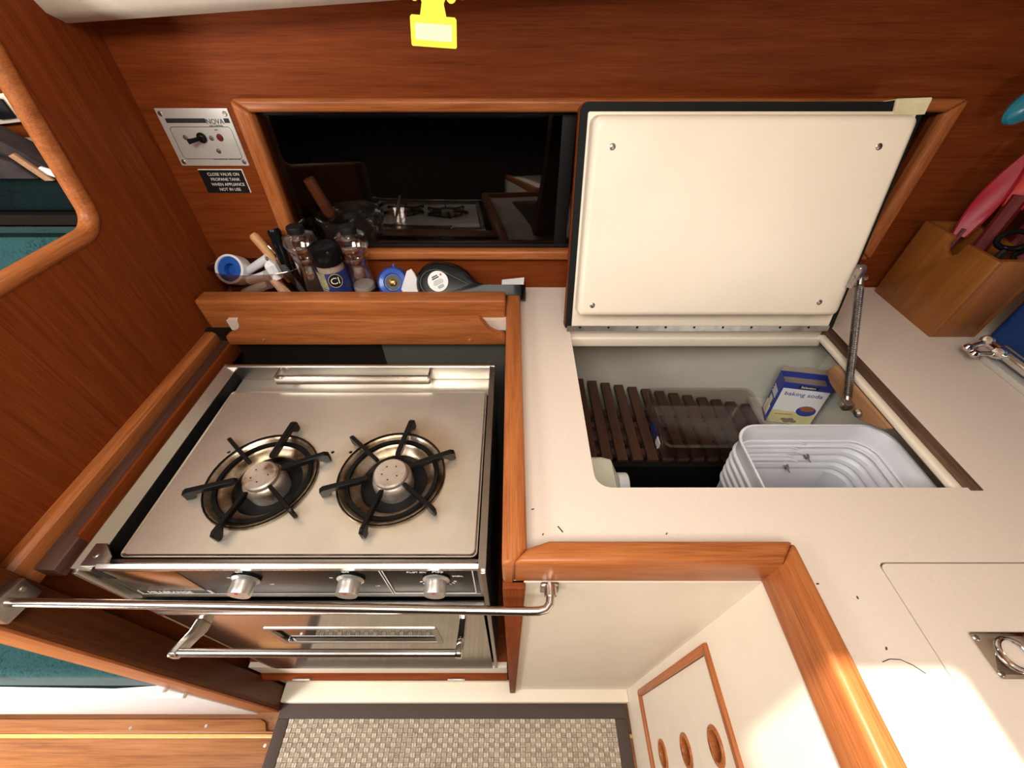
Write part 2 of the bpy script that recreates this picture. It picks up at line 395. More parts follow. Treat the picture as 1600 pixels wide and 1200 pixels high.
# hull side wall behind the galley with the locker opening cut out
WX0, WX1, WZ0, WZ1 = -0.462, 0.765, 0.092, 0.343           # locker opening in wall coordinates
wall = B().prism([(-3.0, -0.03), (1.5, -0.03), (1.5, 1.05), (-3.0, 1.05)], -0.02, 0.0,
                 holes=[[(WX0, WZ0), (WX1, WZ0), (WX1, WZ1), (WX0, WZ1)]], M=MW).done('wall_back', 'teak_x', None)
tag(wall, 'dark teak hull side wall behind the galley', None, kind='structure')
hu = B().box(-3.0, 1.5, 0.83, 0.85, -0.012, 0.868).done('wall_hull', 'teak_x', None); tag(hu, 'hull side below the worktop', None, kind='structure')
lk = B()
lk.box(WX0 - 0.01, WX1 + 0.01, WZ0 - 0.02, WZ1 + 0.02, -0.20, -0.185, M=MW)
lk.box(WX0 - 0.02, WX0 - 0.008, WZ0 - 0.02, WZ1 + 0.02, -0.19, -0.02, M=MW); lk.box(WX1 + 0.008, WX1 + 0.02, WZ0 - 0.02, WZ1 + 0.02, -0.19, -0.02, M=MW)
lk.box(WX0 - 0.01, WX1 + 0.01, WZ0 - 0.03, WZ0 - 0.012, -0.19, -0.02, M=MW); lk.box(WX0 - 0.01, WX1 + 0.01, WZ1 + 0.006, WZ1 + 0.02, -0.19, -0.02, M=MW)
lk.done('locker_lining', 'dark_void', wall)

win = thing('window_1', 'long locker front with dark sliding panes in a rounded teak frame', None, (0.15, 0.83, 0.98), kind='structure')
fw = 0.030
def frame_rail(poly, mat):
    B().prism(poly, 0.0, 0.017, bev=0.007, seg=3, M=MW, flat_bottom=True).done('frame_rail', mat, win)
a0, a1, b0, b1 = WX0, WX1, WZ0, WZ1
frame_rail([(a0 - fw, b1 + 0.020), (a1 + fw, b1 + 0.020), (a1, b1), (a0, b1)], 'trim_x')
frame_rail([(a0 - fw, b0 - 0.022), (a0, b0), (a1, b0), (a1 + fw, b0 - 0.022)], 'trim_x')
frame_rail([(a0 - fw, b0 - 0.022), (a0, b0), (a0, b1), (a0 - fw, b1 + 0.020)], 'trim_z')
frame_rail([(a1 + fw, b0 - 0.022), (a1, b0), (a1, b1), (a1 + fw, b1 + 0.020)], 'trim_z')
B().box(a0, 0.112, b0, b1, -0.010, -0.006, 0.001, M=MW).done('pane', 'dark_glass', win)
B().box(0.095, a1, b0, b1, -0.017, -0.013, 0.001, M=MW).done('pane', 'dark_glass', win)
B().box(0.092, 0.118, b0, b1, -0.0125, -0.004, 0.001, M=MW).done('pane_edge', 'black_matte', win)
B().box(a0, a1, b0 - 0.001, b0 + 0.007, -0.020, -0.003, 0.001, M=MW).done('track', 'black_matte', win)
B().box(a0, a1, b1 - 0.006, b1 + 0.001, -0.020, -0.003, 0.001, M=MW).done('track', 'black_matte', win)

# bulkhead on the left with the opening into the saloon
op = [(0.17, 1.126)] + [(y, z) for y, z in arc(0.602, 1.166, 0.040, 270, 350, 8)] + [(0.662, 1.30), (0.690, 1.45), (0.70, 1.6)]
poly = [(0.20, 0.0), (0.868, 0.0), (0.90, 1.6)] + list(reversed(op)) + [(0.17, 1.0), (0.17, 0.0)]
bul = B().prism(poly[1:] , XB - 0.022, XB, M=MX).done('wall_left', 'teak_z', None); tag(bul, 'varnished teak bulkhead left of the stove with a rounded opening', None, kind='structure')
B().tube([(XB - 0.010, y, z - 0.004) for y, z in [(0.12, 1.126)] + op], 0.0130, 12).done('edge_moulding', 'trim_y', bul)
post = B().prism([(XB - 0.024, 0.136), (-0.632, 0.136), (-0.628, 0.142), (-0.632, 0.187), (XB - 0.024, 0.200)], 0.0, 1.13, bev=0.003).done('post', 'post_shade_z', bul)
B().box(XB - 0.03, -0.634, 0.1315, 0.1365, 0.004, 1.13, 0.002).done('edge_strip', 'trim_z', bul)

# headliner below the side deck, added shade slabs, ceiling with hatch opening, far walls
dk_ = B().box(-0.20, 1.46, 0.485, 0.90, 1.505, 1.56, 0.012, 3).done('wall_shade', 'headliner', None); tag(dk_, 'unseen cream slab added to shade the upper galley wall', None, kind='structure')  # out of view, added to keep light off the wall top
bd_ = B().box(0.55, 1.46, -0.30, 0.48, 1.430, 1.56, 0.012, 3).done('right_shade', 'headliner', None); tag(bd_, 'unseen cream slab added to shade the right end of the galley', None, kind='structure')  # out of view, added to darken the wall's right end
h = []
for x in [-3.0, -0.84, -0.76, -0.72, -0.66, -0.45, -0.15, 0.10, 0.5, 1.5]:
    lift = 0.0
    if x > -0.66: lift = (x + 0.66) * 0.050
    if x < -0.72: lift = min(0.30, (-(x + 0.72)) * 1.2)
    z0 = 1.362 + lift
    h.append([(x, 0.95, 1.98), (x, 0.95, z0 + 0.006), (x, 0.80, z0), (x, 0.775, z0 + 0.012), (x, 0.762, z0 + 0.035), (x, 0.74, 1.98)])
hl = B().loft(h).done('trim_1', 'headliner', None, origin=(0, 0.85, 1.36)); tag(hl, 'cream padded headliner under the side deck', None, kind='structure')
HX0, HX1, HY0, HY1 = -0.06, 0.16, -0.60, 0.250
ce = B().prism([(-3.0, -1.6), (1.5, -1.6), (1.5, 0.95), (-3.0, 0.95)], 1.90, 1.94, holes=[[(HX0, HY0), (HX1, HY0), (HX1, HY1), (HX0, HY1)]]).done('ceiling', 'headliner', None)
tag(ce, 'cream cabin ceiling with an open hatch', None, kind='structure')
wr = B().box(-3.2, 1.5, -1.64, -1.60, -0.012, 1.95).done('wall_front', 'teal_dark', None); tag(wr, 'dark upholstered wall on the far side of the cabin', None, kind='structure')
wr = B().box(-3.2, -3.0, -1.6, 0.95, -0.012, 1.95).done('wall_saloon', 'teak_y', None); tag(wr, 'teak wall at the end of the saloon', None, kind='structure')
wr = B().box(1.46, 1.50, -1.6, 0.95, -0.012, 1.95).done('wall_right', 'teak_y', None); tag(wr, 'dark teak wall right of the galley', None, kind='structure')

# ---------------------------------------------------------------- worktop with fiddle rails
HT = (0.119, 0.660, 0.293, 0.660)                          # ice box hatch
hatch = rrect(HT[0], HT[1], HT[2], HT[3], [0.022, 0.004, 0.004, 0.004])
AC = (0.449, 1.02, -0.32, 0.190)                           # flush access lid
ct = thing('countertop', 'cream laminate galley worktop with teak fiddle rails', 'countertop', (0.6, 0.3, 0.875))
outer = [(XB, 0.822), (XB, 0.742), (-0.606, 0.742), (-0.606, 0.690), (0.0, 0.690), (0.0, 0.196), (0.330, 0.196), (0.330, -0.9), (1.45, -0.9), (1.45, 0.822)]
B().prism(outer, 0.875, 0.900, holes=[hatch, rrect(*AC, 0.008)]).done('worktop', 'laminate', ct)
# edge lining of the hatch cut-out
rim = rrect(HT[0] - 0.0005, HT[1] - 0.0, HT[2] - 0.0005, HT[3], [0.022, 0.004, 0.004, 0.004])
B().box(0.644, 0.662, 0.288, 0.664, 0.872, 0.9015, 0.001).done('edge_wood', 'wornwood_y', ct)
B().box(0.630, 0.645, 0.288, 0.650, 0.884, 0.8955, 0.004, 3).done('ledge', 'cream_paint', ct)
B().box(HT[0], 0.640, 0.641, 0.660, 0.868, 0.892, 0.004, 3).done('ledge', 'cream_paint', ct)
# fiddle rails
FZ = 0.930
def fid(name, poly, z0, z1, mat, bev=0.006):
    return B().prism(poly, z0, z1, bev=bev, seg=3).done(name, mat, ct)
fid('fiddle_rail', [(0.0, 0.178), (0.315, 0.178), (0.340, 0.205), (0.045, 0.205), (0.030, 0.200), (0.018, 0.196)], 0.866, FZ, 'trim_x')
fid('fiddle_rail', [(0.315, 0.178), (0.340, 0.205), (0.340, -0.9), (0.315, -0.9)], 0.866, FZ, 'trim_y')
fid('fiddle_rail', [(-0.012, 0.176), (0.000, 0.176), (0.018, 0.196), (0.018, 0.745), (-0.012, 0.745)], 0.866, FZ, 'trim_y')
fid('fiddle_rail', [(-0.660, 0.701), (-0.013, 0.701), (-0.013, 0.740), (-0.660, 0.740)], 0.862, 0.942, 'trim_x')
# lower board in front with scooped ends
pts = [(-0.608, 0.854), (-0.013, 0.854), (-0.013, 0.876)] + [(x, z) for x, z in arc(-0.018, 0.922, 0.040, 262, 200, 5)] + [(-0.066, 0.922), (-0.562, 0.922)] + [(x, z) for x, z in arc(-0.602, 0.922, 0.040, 340, 278, 5)] + [(-0.608, 0.876)]
B().prism(pts, -0.682, -0.664, bev=0.004, M=MY).done('fiddle_board', 'trim_x', ct)
for x in (-0.53, -0.09): screw(ct, (x, 0.6635, 0.868), (0, -1, 0), 0.004, 'trim_x', 'plug')
# specks on the worktop
for x, y, l, a in ((0.063, 0.232, 0.010, 2.2), (0.028, 0.26, 0.004, 0.3), (0.04, 0.225, 0.003, 1.1), (0.20, 0.226, 0.003, 0.8), (0.362, 0.165, 0.003, 0.2), (0.40, 0.15, 0.003, 1.5), (0.40, 0.10, 0.003, 1)):
    B().box(-l / 2, l / 2, -0.0007, 0.0007, 0, 0.0008, M=Matrix.Translation((x, y, 0.9)) @ Matrix.Rotation(a, 4, 'Z')).done('speck', 'dirt', ct)

lid2 = thing('access_lid', 'flush cream access lid in the worktop with a chrome ring latch', 'lid', ((AC[0] + AC[1]) / 2, (AC[2] + AC[3]) / 2, 0.876))
B().prism(rrect(AC[0] + 0.0016, AC[1] - 0.0016, AC[2] + 0.0016, AC[3] - 0.0016, 0.008), 0.876, 0.900).done('panel', 'laminate', lid2)
LX, LY = 0.531, 0.094
lp = B().prism(rrect(LX - 0.034, LX + 0.034, LY - 0.021, LY + 0.021, 0.004), 0.900, 0.9022, holes=[circ(LX, LY, 0.0165, 24)], bev=0.0008).done('latch_plate', 'chrome', lid2)
B().lathe([(0.0165, 0.0022), (0.015, -0.002), (0.010, -0.006), (0, -0.008)], 24, Matrix.Translation((LX, LY, 0.9))).done('latch_cup', 'chrome', lid2)
B().tube([(LX + 0.0145 * math.cos(t), LY + 0.0145 * math.sin(t), 0.9030) for t in [2 * PI * i / 24 for i in range(24)]], 0.0022, 8, True).done('latch_ring', 'chrome', lid2)
B().box(LX + 0.012, LX + 0.024, LY - 0.005, LY + 0.005, 0.9015, 0.9048, 0.0012).done('latch_hinge', 'chrome', lid2)
for sx in (-1, 1):
    for sy in (-1, 1): screw(lid2, (LX + sx * 0.029, LY + sy * 0.016, 0.9022), (0, 0, 1), 0.0035)
hair = thing('hair_strand', 'thin curved dark hair lying on the worktop beside the access lid', 'hair', (0.42, 0.085, 0.90))
B().tube([(0.388, 0.088, 0.9006), (0.397, 0.0905, 0.9006), (0.408, 0.090, 0.9006), (0.418, 0.085, 0.9006), (0.426, 0.078, 0.9006)], 0.0004, 5).done('strand', 'dirt', hair)

# ---------------------------------------------------------------- cabinet below the worktop
cab = thing('galley_cabinet', 'cream cabinet base under the worktop with a teak framed drawer stack', 'cabinet', (0.17, 0.18, 0.0))
B().box(0.0, 0.318, 0.178, 0.192, 0.0, 0.866).done('front_panel', 'cream_paint', cab)
B().prism([(0.13, 0.0), (0.178, 0.0), (0.178, 0.866), (-0.9, 0.866), (-0.9, 0.0), (0.13, 0.0)][1:5], 0.318, 0.332,
          holes=[[(0.148, 0.172), (0.148, 0.632), (-0.20, 0.632), (-0.20, 0.172)]], M=MX).done('side_panel', 'cream_paint', cab)
B().prism([(-0.012, 0.866), (0.017, 0.866), (0.009, 0.0), (-0.006, 0.0)], -0.182, -0.170, bev=0.002, M=MY).done('corner_strip', 'teak_z', cab)
B().box(-0.630, 0.318, 0.150, 0.20, 0.0, 0.030, 0.004).done('base_sill', 'cream_paint', cab)
B().box(-0.640, -0.012, 0.194, 0.215, 0.0, 0.235, 0.002).done('flap_panel', 'cream_paint', cab)
B().box(-0.640, -0.012, 0.180, 0.196, 0.150, 0.166, 0.002).done('flap_trim', 'teak_x', cab)
for x in (-0.53, -0.14):
    B().box(x - 0.022, x + 0.022, 0.178, 0.182, 0.164, 0.171, 0.0015).done('hinge', 'screw_steel', cab)
B().box(-0.640, -0.012, 0.205, 0.70, 0.225, 0.238).done('alcove_floor', 'teak_x', cab)
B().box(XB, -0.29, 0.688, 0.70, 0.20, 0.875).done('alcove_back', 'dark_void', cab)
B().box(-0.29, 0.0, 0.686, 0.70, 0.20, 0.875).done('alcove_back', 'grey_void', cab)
B().box(-0.004, 0.0, 0.20, 0.70, 0.20, 0.866).done('alcove_side', 'dark_void', cab)
# drawer frame on the side panel, facing left
F = (-0.212, 0.160, 0.160, 0.644)
def fr(poly, mat): B().prism(poly, 0.311, 0.322, bev=0.003, M=MX).done('drawer_frame', mat, cab)
t_ = 0.013
fr([(F[0], F[3]), (F[1], F[3]), (F[1] - t_, F[3] - t_), (F[0] + t_, F[3] - t_)], 'trim_y')
fr([(F[0], F[2]), (F[1], F[2]), (F[1] - t_, F[2] + t_), (F[0] + t_, F[2] + t_)], 'trim_y')
fr([(F[1], F[2]), (F[1], F[3]), (F[1] - t_, F[3] - t_), (F[1] - t_, F[2] + t_)], 'trim_z')
fr([(F[0], F[2]), (F[0], F[3]), (F[0] + t_, F[3] - t_), (F[0] + t_, F[2] + t_)], 'trim_z')
zs = [0.174, 0.330, 0.490, 0.630]
for i in range(3):
    zc = [0.262, 0.418, 0.566][i]
    d = B().prism([(-0.198, zs[i] + 0.001), (0.146, zs[i] + 0.001), (0.146, zs[i + 1] - 0.001), (-0.198, zs[i + 1] - 0.001)], 0.318, 0.332, holes=[circ(0.038, zc, 0.0195, 24, 0.0195)], M=MX).done('drawer', 'cream_paint', cab)
    B().prism(circ(0.038, zc, 0.026, 28), 0.3145, 0.330, holes=[circ(0.038, zc, 0.0185, 28)], bev=0.002, M=MX).done('finger_pull', 'trim_z', d)
    B().prism(circ(0.038, zc, 0.024, 20), 0.332, 0.336, M=MX).done('pull_back', 'teak_z', d)

# rail along the bulkhead beside the stove
rl = thing('bulkhead_rail', 'worn teak ledge rail along the bulkhead left of the stove', 'rail', (-0.64, 0.45, 0.82))
B().prism([(XB, 0.825), (XB, 0.872), (-0.650, 0.872), (-0.644, 0.866), (-0.642, 0.825)], -0.706, -0.187, bev=0.003, M=MY).done('ledge', 'trim_y', rl)
B().prism([(-0.642, 0.824), (-0.642, 0.850), (-0.617, 0.845), (-0.615, 0.824)], -0.690, -0.200, bev=0.002, M=MY).done('inner_strip', 'dark_slat_y', rl)
B().prism([(-0.618, 0.818), (-0.618, 0.852), (-0.612, 0.852), (-0.609, 0.818)], -0.690, -0.245, bev=0.002, M=MY).done('lip', 'teak_y', rl)

# ================================================================ STOVE
SX0, SX1, SY0, SY1 = -0.572, -0.035, 0.198, 0.586
SZ, PZ = 0.868, 0.850
st = thing('gimballed_stove', 'stainless steel two burner stove with oven set in the teak surround', 'stove', ((SX0 + SX1) / 2, (SY0 + SY1) / 2, 0.238))
B().box(SX0, SX0 + 0.004, SY0, SY1, 0.25, SZ, 0.001).done('side_panel', 'steel_rim', st)
B().box(SX1 - 0.004, SX1, SY0, SY1, 0.25, SZ, 0.001).done('side_panel', 'steel_rim', st)
B().box(SX0, SX1, SY1 - 0.004, SY1, 0.25, SZ, 0.001).done('back_panel', 'steel_rim', st)
B().box(SX0 + 0.004, SX1 - 0.004, SY0 + 0.012, SY1 - 0.004, 0.24, 0.255).done('bottom_panel', 'black_matte', st)
# rim around the recessed top: sloping inner faces
def rimpiece(name, quad_lo, mat='steel_rim'):
    b = B(); b.loft([quad_lo[0], quad_lo[1]]); return b.done(name, mat, st)
x0, x1, y0, y1 = SX0, SX1, SY0, SY1
# left rim: top lip then slope inwards
def strip(name, prof, axis, a, b_, mat='steel_rim'):
    # prof in (across, z); extruded along axis
    if axis == 'y': L = [[(p, a, z) for p, z in prof], [(p, b_, z) for p, z in prof]]
    else: L = [[(a, p, z) for p, z in prof], [(b_, p, z) for p, z in prof]]
    return B().loft(L).done(name, mat, st)
strip('rim', [(x0 - 0.001, SZ), (x0 + 0.002, SZ + 0.0015), (x0 + 0.020, SZ - 0.008), (x0 + 0.019, SZ - 0.011), (x0 + 0.002, SZ - 0.006)], 'y', y0 - 0.004, y1)
strip('inner_wall', [(x0 + 0.0195, SZ - 0.0095), (x0 + 0.0235, PZ - 0.030), (x0 + 0.012, PZ - 0.030), (x0 + 0.012, SZ - 0.010)], 'y', y0, y1 - 0.004, 'black_matte')  # black puts the shade of the gap beside the hob into the colour
strip('rim', [(x1 + 0.001, SZ), (x1 - 0.009, SZ + 0.0015), (x1 - 0.010, PZ - 0.012), (x1 - 0.004, PZ - 0.02)], 'y', y0 - 0.004, y1)
strip('rim', [(y1 + 0.001, SZ), (y1 - 0.005, SZ + 0.0015), (y1 - 0.007, SZ - 0.001), (y1 - 0.010, PZ - 0.030), (y1 - 0.003, PZ - 0.030)], 'x', x0, x1)
strip('rim', [(y0 - 0.003, SZ - 0.010), (y0 - 0.003, SZ - 0.002), (y0 + 0.002, SZ), (y0 + 0.006, SZ - 0.004), (y0 + 0.010, PZ - 0.006), (y0, SZ - 0.010)], 'x', x0 + 0.030, x1 - 0.004, 'bar_steel')
B().box(x0 + 0.004, x1 - 0.004, y0 + 0.004, y1 - 0.004, PZ - 0.034, PZ - 0.030).done('drip_tray', 'black_matte', st)
cb = B().prism([(x0 + 0.008, y0), (x0 + 0.042, y0), (x0 + 0.038, y0 + 0.014), (x0 + 0.022, y0 + 0.030), (x0 + 0.008, y0 + 0.030)], SZ - 0.006, SZ - 0.001, bev=0.001).done('corner_plate', 'steel_rim', st)
screw(st, (x0 + 0.020, y0 + 0.014, SZ - 0.001), (0, 0, 1), 0.004)

B().box(x0 + 0.026, x1 - 0.010, 0.533, y1 - 0.009, PZ - 0.016, PZ - 0.013, 0.001).done('back_trough', 'steel_top', st)
# hob top with burner wells
TX0, TX1, TY0, TY1 = -0.538, -0.048, 0.216, 0.530
BURN = [(-0.394, 0.338), (-0.191, 0.342)]
BR = 0.078
holes = [circ(bx, by, BR, 40) for bx, by in BURN]
for hx, hy in ((-0.474, 0.389), (-0.300, 0.389), (-0.270, 0.389), (-0.100, 0.390)): holes.append(circ(hx, hy, 0.003, 10))
tp = B().prism(rrect(TX0, TX1, TY0, TY1, 0.008), PZ - 0.003, PZ, holes=holes).done('hob_top', 'steel_top', st)
pt = rrect(TX0, TX1, TY0, TY1, 0.008)
pi_ = rrect(TX0 + 0.004, TX1 - 0.004, TY0 + 0.004, TY1 - 0.004, 0.006)
B().loft([[(x, y, PZ - 0.016) for x, y in pt], [(x, y, PZ - 0.002) for x, y in pt], [(x, y, PZ + 0.0016) for x, y in rrect(TX0 + 0.0015, TX1 - 0.0015, TY0 + 0.0015, TY1 - 0.0015, 0.007)], [(x, y, PZ + 0.0002) for x, y in pi_]], (False, False)).done('hob_edge', 'bar_steel', st)
def arm_poly():
    return [(0.030, 0.012), (0.034, 0.017), (0.070, 0.020), (0.098, 0.022), (0.104, 0.018), (0.104, 0.002), (0.094, 0.002), (0.086, 0.011), (0.040, 0.007)]
arm_mesh = None
for k, (bx, by) in enumerate(BURN):
    T = Matrix.Translation((bx, by, PZ))
    bu = B().lathe([(BR + 0.007, 0.0005), (BR + 0.006, 0.0030), (BR + 0.002, 0.0036), (BR - 0.002, 0.001), (BR - 0.006, -0.007), (BR - 0.013, -0.011), (BR - 0.021, -0.014), (BR - 0.025, -0.018), (BR - 0.026, -0.045)], 48, T).done('burner', 'pan_steel', st)
    tag(bu, 'sooty steel burner well with black grate')
    B().lathe([(BR - 0.004, 0.0), (BR - 0.005, 0.0035), (BR - 0.011, 0.0035), (BR - 0.012, 0.0)], 48, T @ Matrix.Translation((0, 0, -0.004))).done('burner_ring', 'cast_iron', bu)
    B().lathe([(0.0525, -0.044), (0.0, -0.044)], 32, T).done('well_floor', 'well_shade', bu)
    cp = B().lathe([(0.030, -0.044), (0.032, -0.012), (0.031, -0.007), (0.031, -0.002), (0.029, 0.001), (0.0265, 0.003), (0.0265, 0.010), (0.024, 0.0125), (0.012, 0.0115), (0, 0.0115)], 32, T).done('burner_cap', 'cap_steel', bu)
    for h_ in range(5):
        a = 1.2 * h_ + k
        B().lathe([(0.0014, 0), (0.0014, 0.0004), (0, 0.0004)], 8, T @ Matrix.Translation((0.013 * math.cos(a), 0.013 * math.sin(a), 0.0117))).done('cap_hole', 'dirt', cp)
    for j, ang in enumerate((80, 20, -40, -100, -160, 140)):
        w_ = 0.0044 if j in (0, 1, 4) else 0.0032
        R = T @ Matrix.Rotation(math.radians(ang), 4, 'Z') @ MY
        B().prism(arm_poly(), -w_, w_, bev=0.0012, seg=1, M=R).done('grate_arm', 'cast_iron', bu)
    pts = []
    B().tube([(bx + 0.083 * math.cos(t), by + 0.083 * math.sin(t), PZ + 0.0045) for t in [2 * PI * i / 40 for i in range(40)]], 0.0012, 6, True).done('grate_wire', 'cast_iron', bu)
    st_ = 0
# heat stain around the right burner is in the steel itself
# folded steel pot retainer at the back
ch = B().prism([(0.560, PZ + 0.006), (0.560, PZ + 0.014), (0.5575, PZ + 0.014), (0.5575, PZ + 0.0085), (0.545, PZ + 0.0085), (0.545, PZ + 0.019), (0.5435, PZ + 0.020), (0.543, PZ + 0.006)], -0.455, -0.160, M=MX).done('pot_retainer', 'bar_steel', st)
for x in (-0.455, -0.160):
    B().box(x - 0.002, x + 0.002, 0.545, 0.574, PZ + 0.006, PZ + 0.022, 0.0006).done('retainer_end', 'bar_steel', st)

# control panel
CY = 0.2005
B().box(x0 + 0.004, x1 - 0.004, CY, CY + 0.010, 0.736, 0.858, 0.001).done('control_frame', 'steel_rim', st)
cp = B().box(x0 + 0.018, x1 - 0.012, CY - 0.0015, CY, 0.750, 0.857, 0.0005).done('control_panel', 'panel_dark', st)
B().box(x0 + 0.022, -0.452, CY - 0.0022, CY - 0.0015, 0.772, 0.846, 0.0002).done('reflection_patch', 'panel_bronze', cp)  # bronze patch paints the warm wood reflection at the panel's left
YF = CY - 0.0019
def strip2(xa, xb, za, zb, mat='print_white'): B().box(xa, xb, YF - 0.0006, YF, za, zb).done('panel_line', mat, cp)
strip2(x0 + 0.018, x1 - 0.012, 0.7562, 0.7578, 'plate_alu')
strip2(-0.446, -0.4445, 0.757, 0.772); strip2(-0.449, -0.4475, 0.757, 0.772); strip2(-0.552, -0.5505, 0.757, 0.772)
for xx in (-0.178, -0.174): strip2(xx - 0.0007, xx + 0.0007, 0.758, 0.850)
strip2(-0.054, -0.0525, 0.758, 0.850); strip2(-0.174, -0.053, 0.760, 0.7612)
def front(x, z, y=None): return basis((x, YF - 0.0006 if y is None else y, z), (1, 0, 0), (0, 0, 1), (0, -1, 0))
text('HILLERANGE', 0.0115, 'print_white', cp, front(-0.540, 0.761))
text('OFF', 0.009, 'print_white', cp, front(-0.108, 0.841)); text('PILOT ON', 0.0058, 'print_white', cp, front(-0.142, 0.842))
text('BROIL', 0.0055, 'print_white', cp, front(-0.082, 0.828)); text('OFF', 0.006, 'print_white', cp, front(-0.229, 0.843)); text('OFF', 0.006, 'print_white', cp, front(-0.372, 0.843))
text('HI', 0.005, 'print_white', cp, front(-0.252, 0.822)); text('LO', 0.005, 'print_white', cp, front(-0.196, 0.790)); text('HI', 0.005, 'print_white', cp, front(-0.393, 0.822)); text('LO', 0.005, 'print_white', cp, front(-0.345, 0.797))
for x in (-0.366, -0.222, -0.104):
    big = x > -0.15
    if big:
        for a in range(200, 345, 16):
            ca, sa = math.cos(math.radians(a)), math.sin(math.radians(a))
            B().tube([(x + 0.023 * ca, YF - 0.0005, 0.817 + 0.023 * sa), (x + 0.027 * ca, YF - 0.0005, 0.817 + 0.027 * sa)], 0.0006, 4).done('dial_mark', 'print_white', cp)
    kb = B().lathe([(0.0185, 0), (0.0185, 0.004), (0.015, 0.0065), (0.0148, 0.022), (0.0142, 0.0235), (0, 0.0235)], 28, align_z((x, YF, 0.824), (0, -1, 0))).done('knob', 'cap_plain', st)
    B().lathe([(0.019, 0), (0.019, 0.003), (0.016, 0.003)], 28, align_z((x, YF, 0.824), (0, -1, 0))).done('knob_skirt', 'black_gloss', kb)
    B().box(x - 0.0018, x + 0.0018, YF - 0.0242, YF - 0.0233, 0.830, 0.833).done('knob_mark', 'print_red', kb)

# oven door
DY = 0.1875
dr = B().prism(rrect(-0.558, -0.045, 0.262, 0.702, 0.006), -0.198, -DY, holes=[rrect(-0.430, -0.135, 0.515, 0.612, 0.004)], M=MY).done('oven_door', 'steel_door', st)
B().box(-0.430, -0.135, DY + 0.004, DY + 0.007, 0.515, 0.612).done('door_glass', 'oven_glass', dr)
B().prism(rrect(-0.434, -0.131, 0.511, 0.616, 0.004), -DY, -DY + 0.0015, holes=[rrect(-0.424, -0.141, 0.521, 0.606, 0.003)], M=MY).done('window_trim', 'steel_rim', dr)
B().box(-0.560, -0.042, DY - 0.001, 0.199, 0.700, 0.726, 0.002).done('door_lip', 'steel_rim', dr)
B().box(-0.558, -0.045, DY - 0.0025, DY + 0.004, 0.696, 0.7045, 0.0015).done('door_edge', 'bar_steel', dr)
B().box(-0.558, -0.045, DY + 0.002, 0.200, 0.255, 0.266, 0.002).done('door_foot', 'steel_rim', dr)
hd = B().tube([(-0.507, 0.138, 0.684), (-0.3, 0.137, 0.685), (-0.082, 0.137, 0.685)], 0.0058, 12).done('handle', 'bar_steel', dr)
for x, mt in ((-0.512, 'bar_steel'), (-0.081, 'chrome')):
    B().prism([(DY, 0.640), (DY, 0.668), (0.170, 0.672), (0.136, 0.694), (0.131, 0.691), (0.131, 0.676), (0.160, 0.655), (0.176, 0.641)], x - 0.005, x + 0.005, bev=0.001, M=MX).done('handle_bracket', mt, hd)
B().box(SX1 - 0.006, SX1 + 0.001, 0.190, 0.200, 0.25, 0.862, 0.001).done('front_trim', 'steel_rim', st)
B().box(SX0 - 0.001, SX0 + 0.006, 0.190, 0.200, 0.25, 0.862, 0.001).done('front_trim', 'steel_rim', st)
for x in (SX0 + 0.06, SX1 - 0.06):
    B().box(x - 0.012, x + 0.012, 0.26, 0.54, 0.238, 0.250).done('foot', 'black_matte', st)

# crash bar across the stove
br = thing('crash_bar', 'long stainless crash bar across the stove front', 'rail', (-0.28, 0.15, 0.855))
z_ = 0.866
path = [(-0.622, 0.1545, z_ + 0.002), (-0.45, 0.1525, z_), (-0.15, 0.1485, z_ - 0.002), (0.020, 0.146, z_ - 0.003)]
path += [(0.032, 0.1462, z_ - 0.003), (0.041, 0.148, z_ - 0.003), (0.0465, 0.154, z_ - 0.002), (0.0480, 0.163, z_ - 0.001), (0.0480, 0.177, z_)]
B().tube(path, 0.0053, 14).done('bar', 'bar_steel', br)
B().prism([(0.135, 0.848), (0.176, 0.838), (0.182, 0.872), (0.140, 0.884)], -0.632, -0.616, bev=0.002, M=MX).done('socket', 'screw_steel', br)
screw(br, (-0.616, 0.171, 0.864), (1, 0, 0), 0.004)
B().prism(rrect(0.036, 0.060, 0.842, 0.868, 0.003), -0.178, -0.173, bev=0.001, M=MY).done('end_plate', 'bar_steel', br)
B().tube([(0.048, 0.174, z_), (0.048, 0.162, z_ - 0.001)], 0.0078, 12).done('collar', 'bar_steel', br)
screw(br, (0.056, 0.173, 0.846), (0, -1, 0), 0.003)

# ================================================================ ICE BOX
ib = thing('icebox', 'built-in ice box with its cream lid standing open', 'icebox', (0.39, 0.5, 0.30))
BX0, BX1, BY0 = 0.105, 0.702, 0.225
yb0, yb1 = 0.800, 0.668                                    # slanting back wall: y at left and right
B().prism([(BX0, yb0), (BX1, yb1), (BX1, yb1 + 0.012), (BX0, yb0 + 0.012)], 0.30, 0.875).done('back_wall', 'liner', ib)
B().box(BX1, BX1 + 0.012, BY0, yb1 + 0.012, 0.30, 0.875).done('side_wall', 'liner', ib)
B().box(BX0 - 0.012, BX0, BY0, yb0 + 0.012, 0.30, 0.875).done('side_wall', 'liner', ib)
B().box(BX0 - 0.012, BX1 + 0.012, BY0 - 0.012, BY0, 0.30, 0.875).done('front_wall', 'liner', ib)
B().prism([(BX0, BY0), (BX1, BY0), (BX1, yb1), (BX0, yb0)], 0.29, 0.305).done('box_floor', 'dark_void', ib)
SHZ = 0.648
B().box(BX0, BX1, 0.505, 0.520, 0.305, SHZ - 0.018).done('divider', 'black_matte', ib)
B().prism([(BX1 - 0.105, 0.50), (BX1, 0.50), (BX1, yb1), (BX1 - 0.105, yb1 + 0.020)], SHZ + 0.008, SHZ + 0.022, bev=0.003).done('corner_ledge', 'liner', ib)
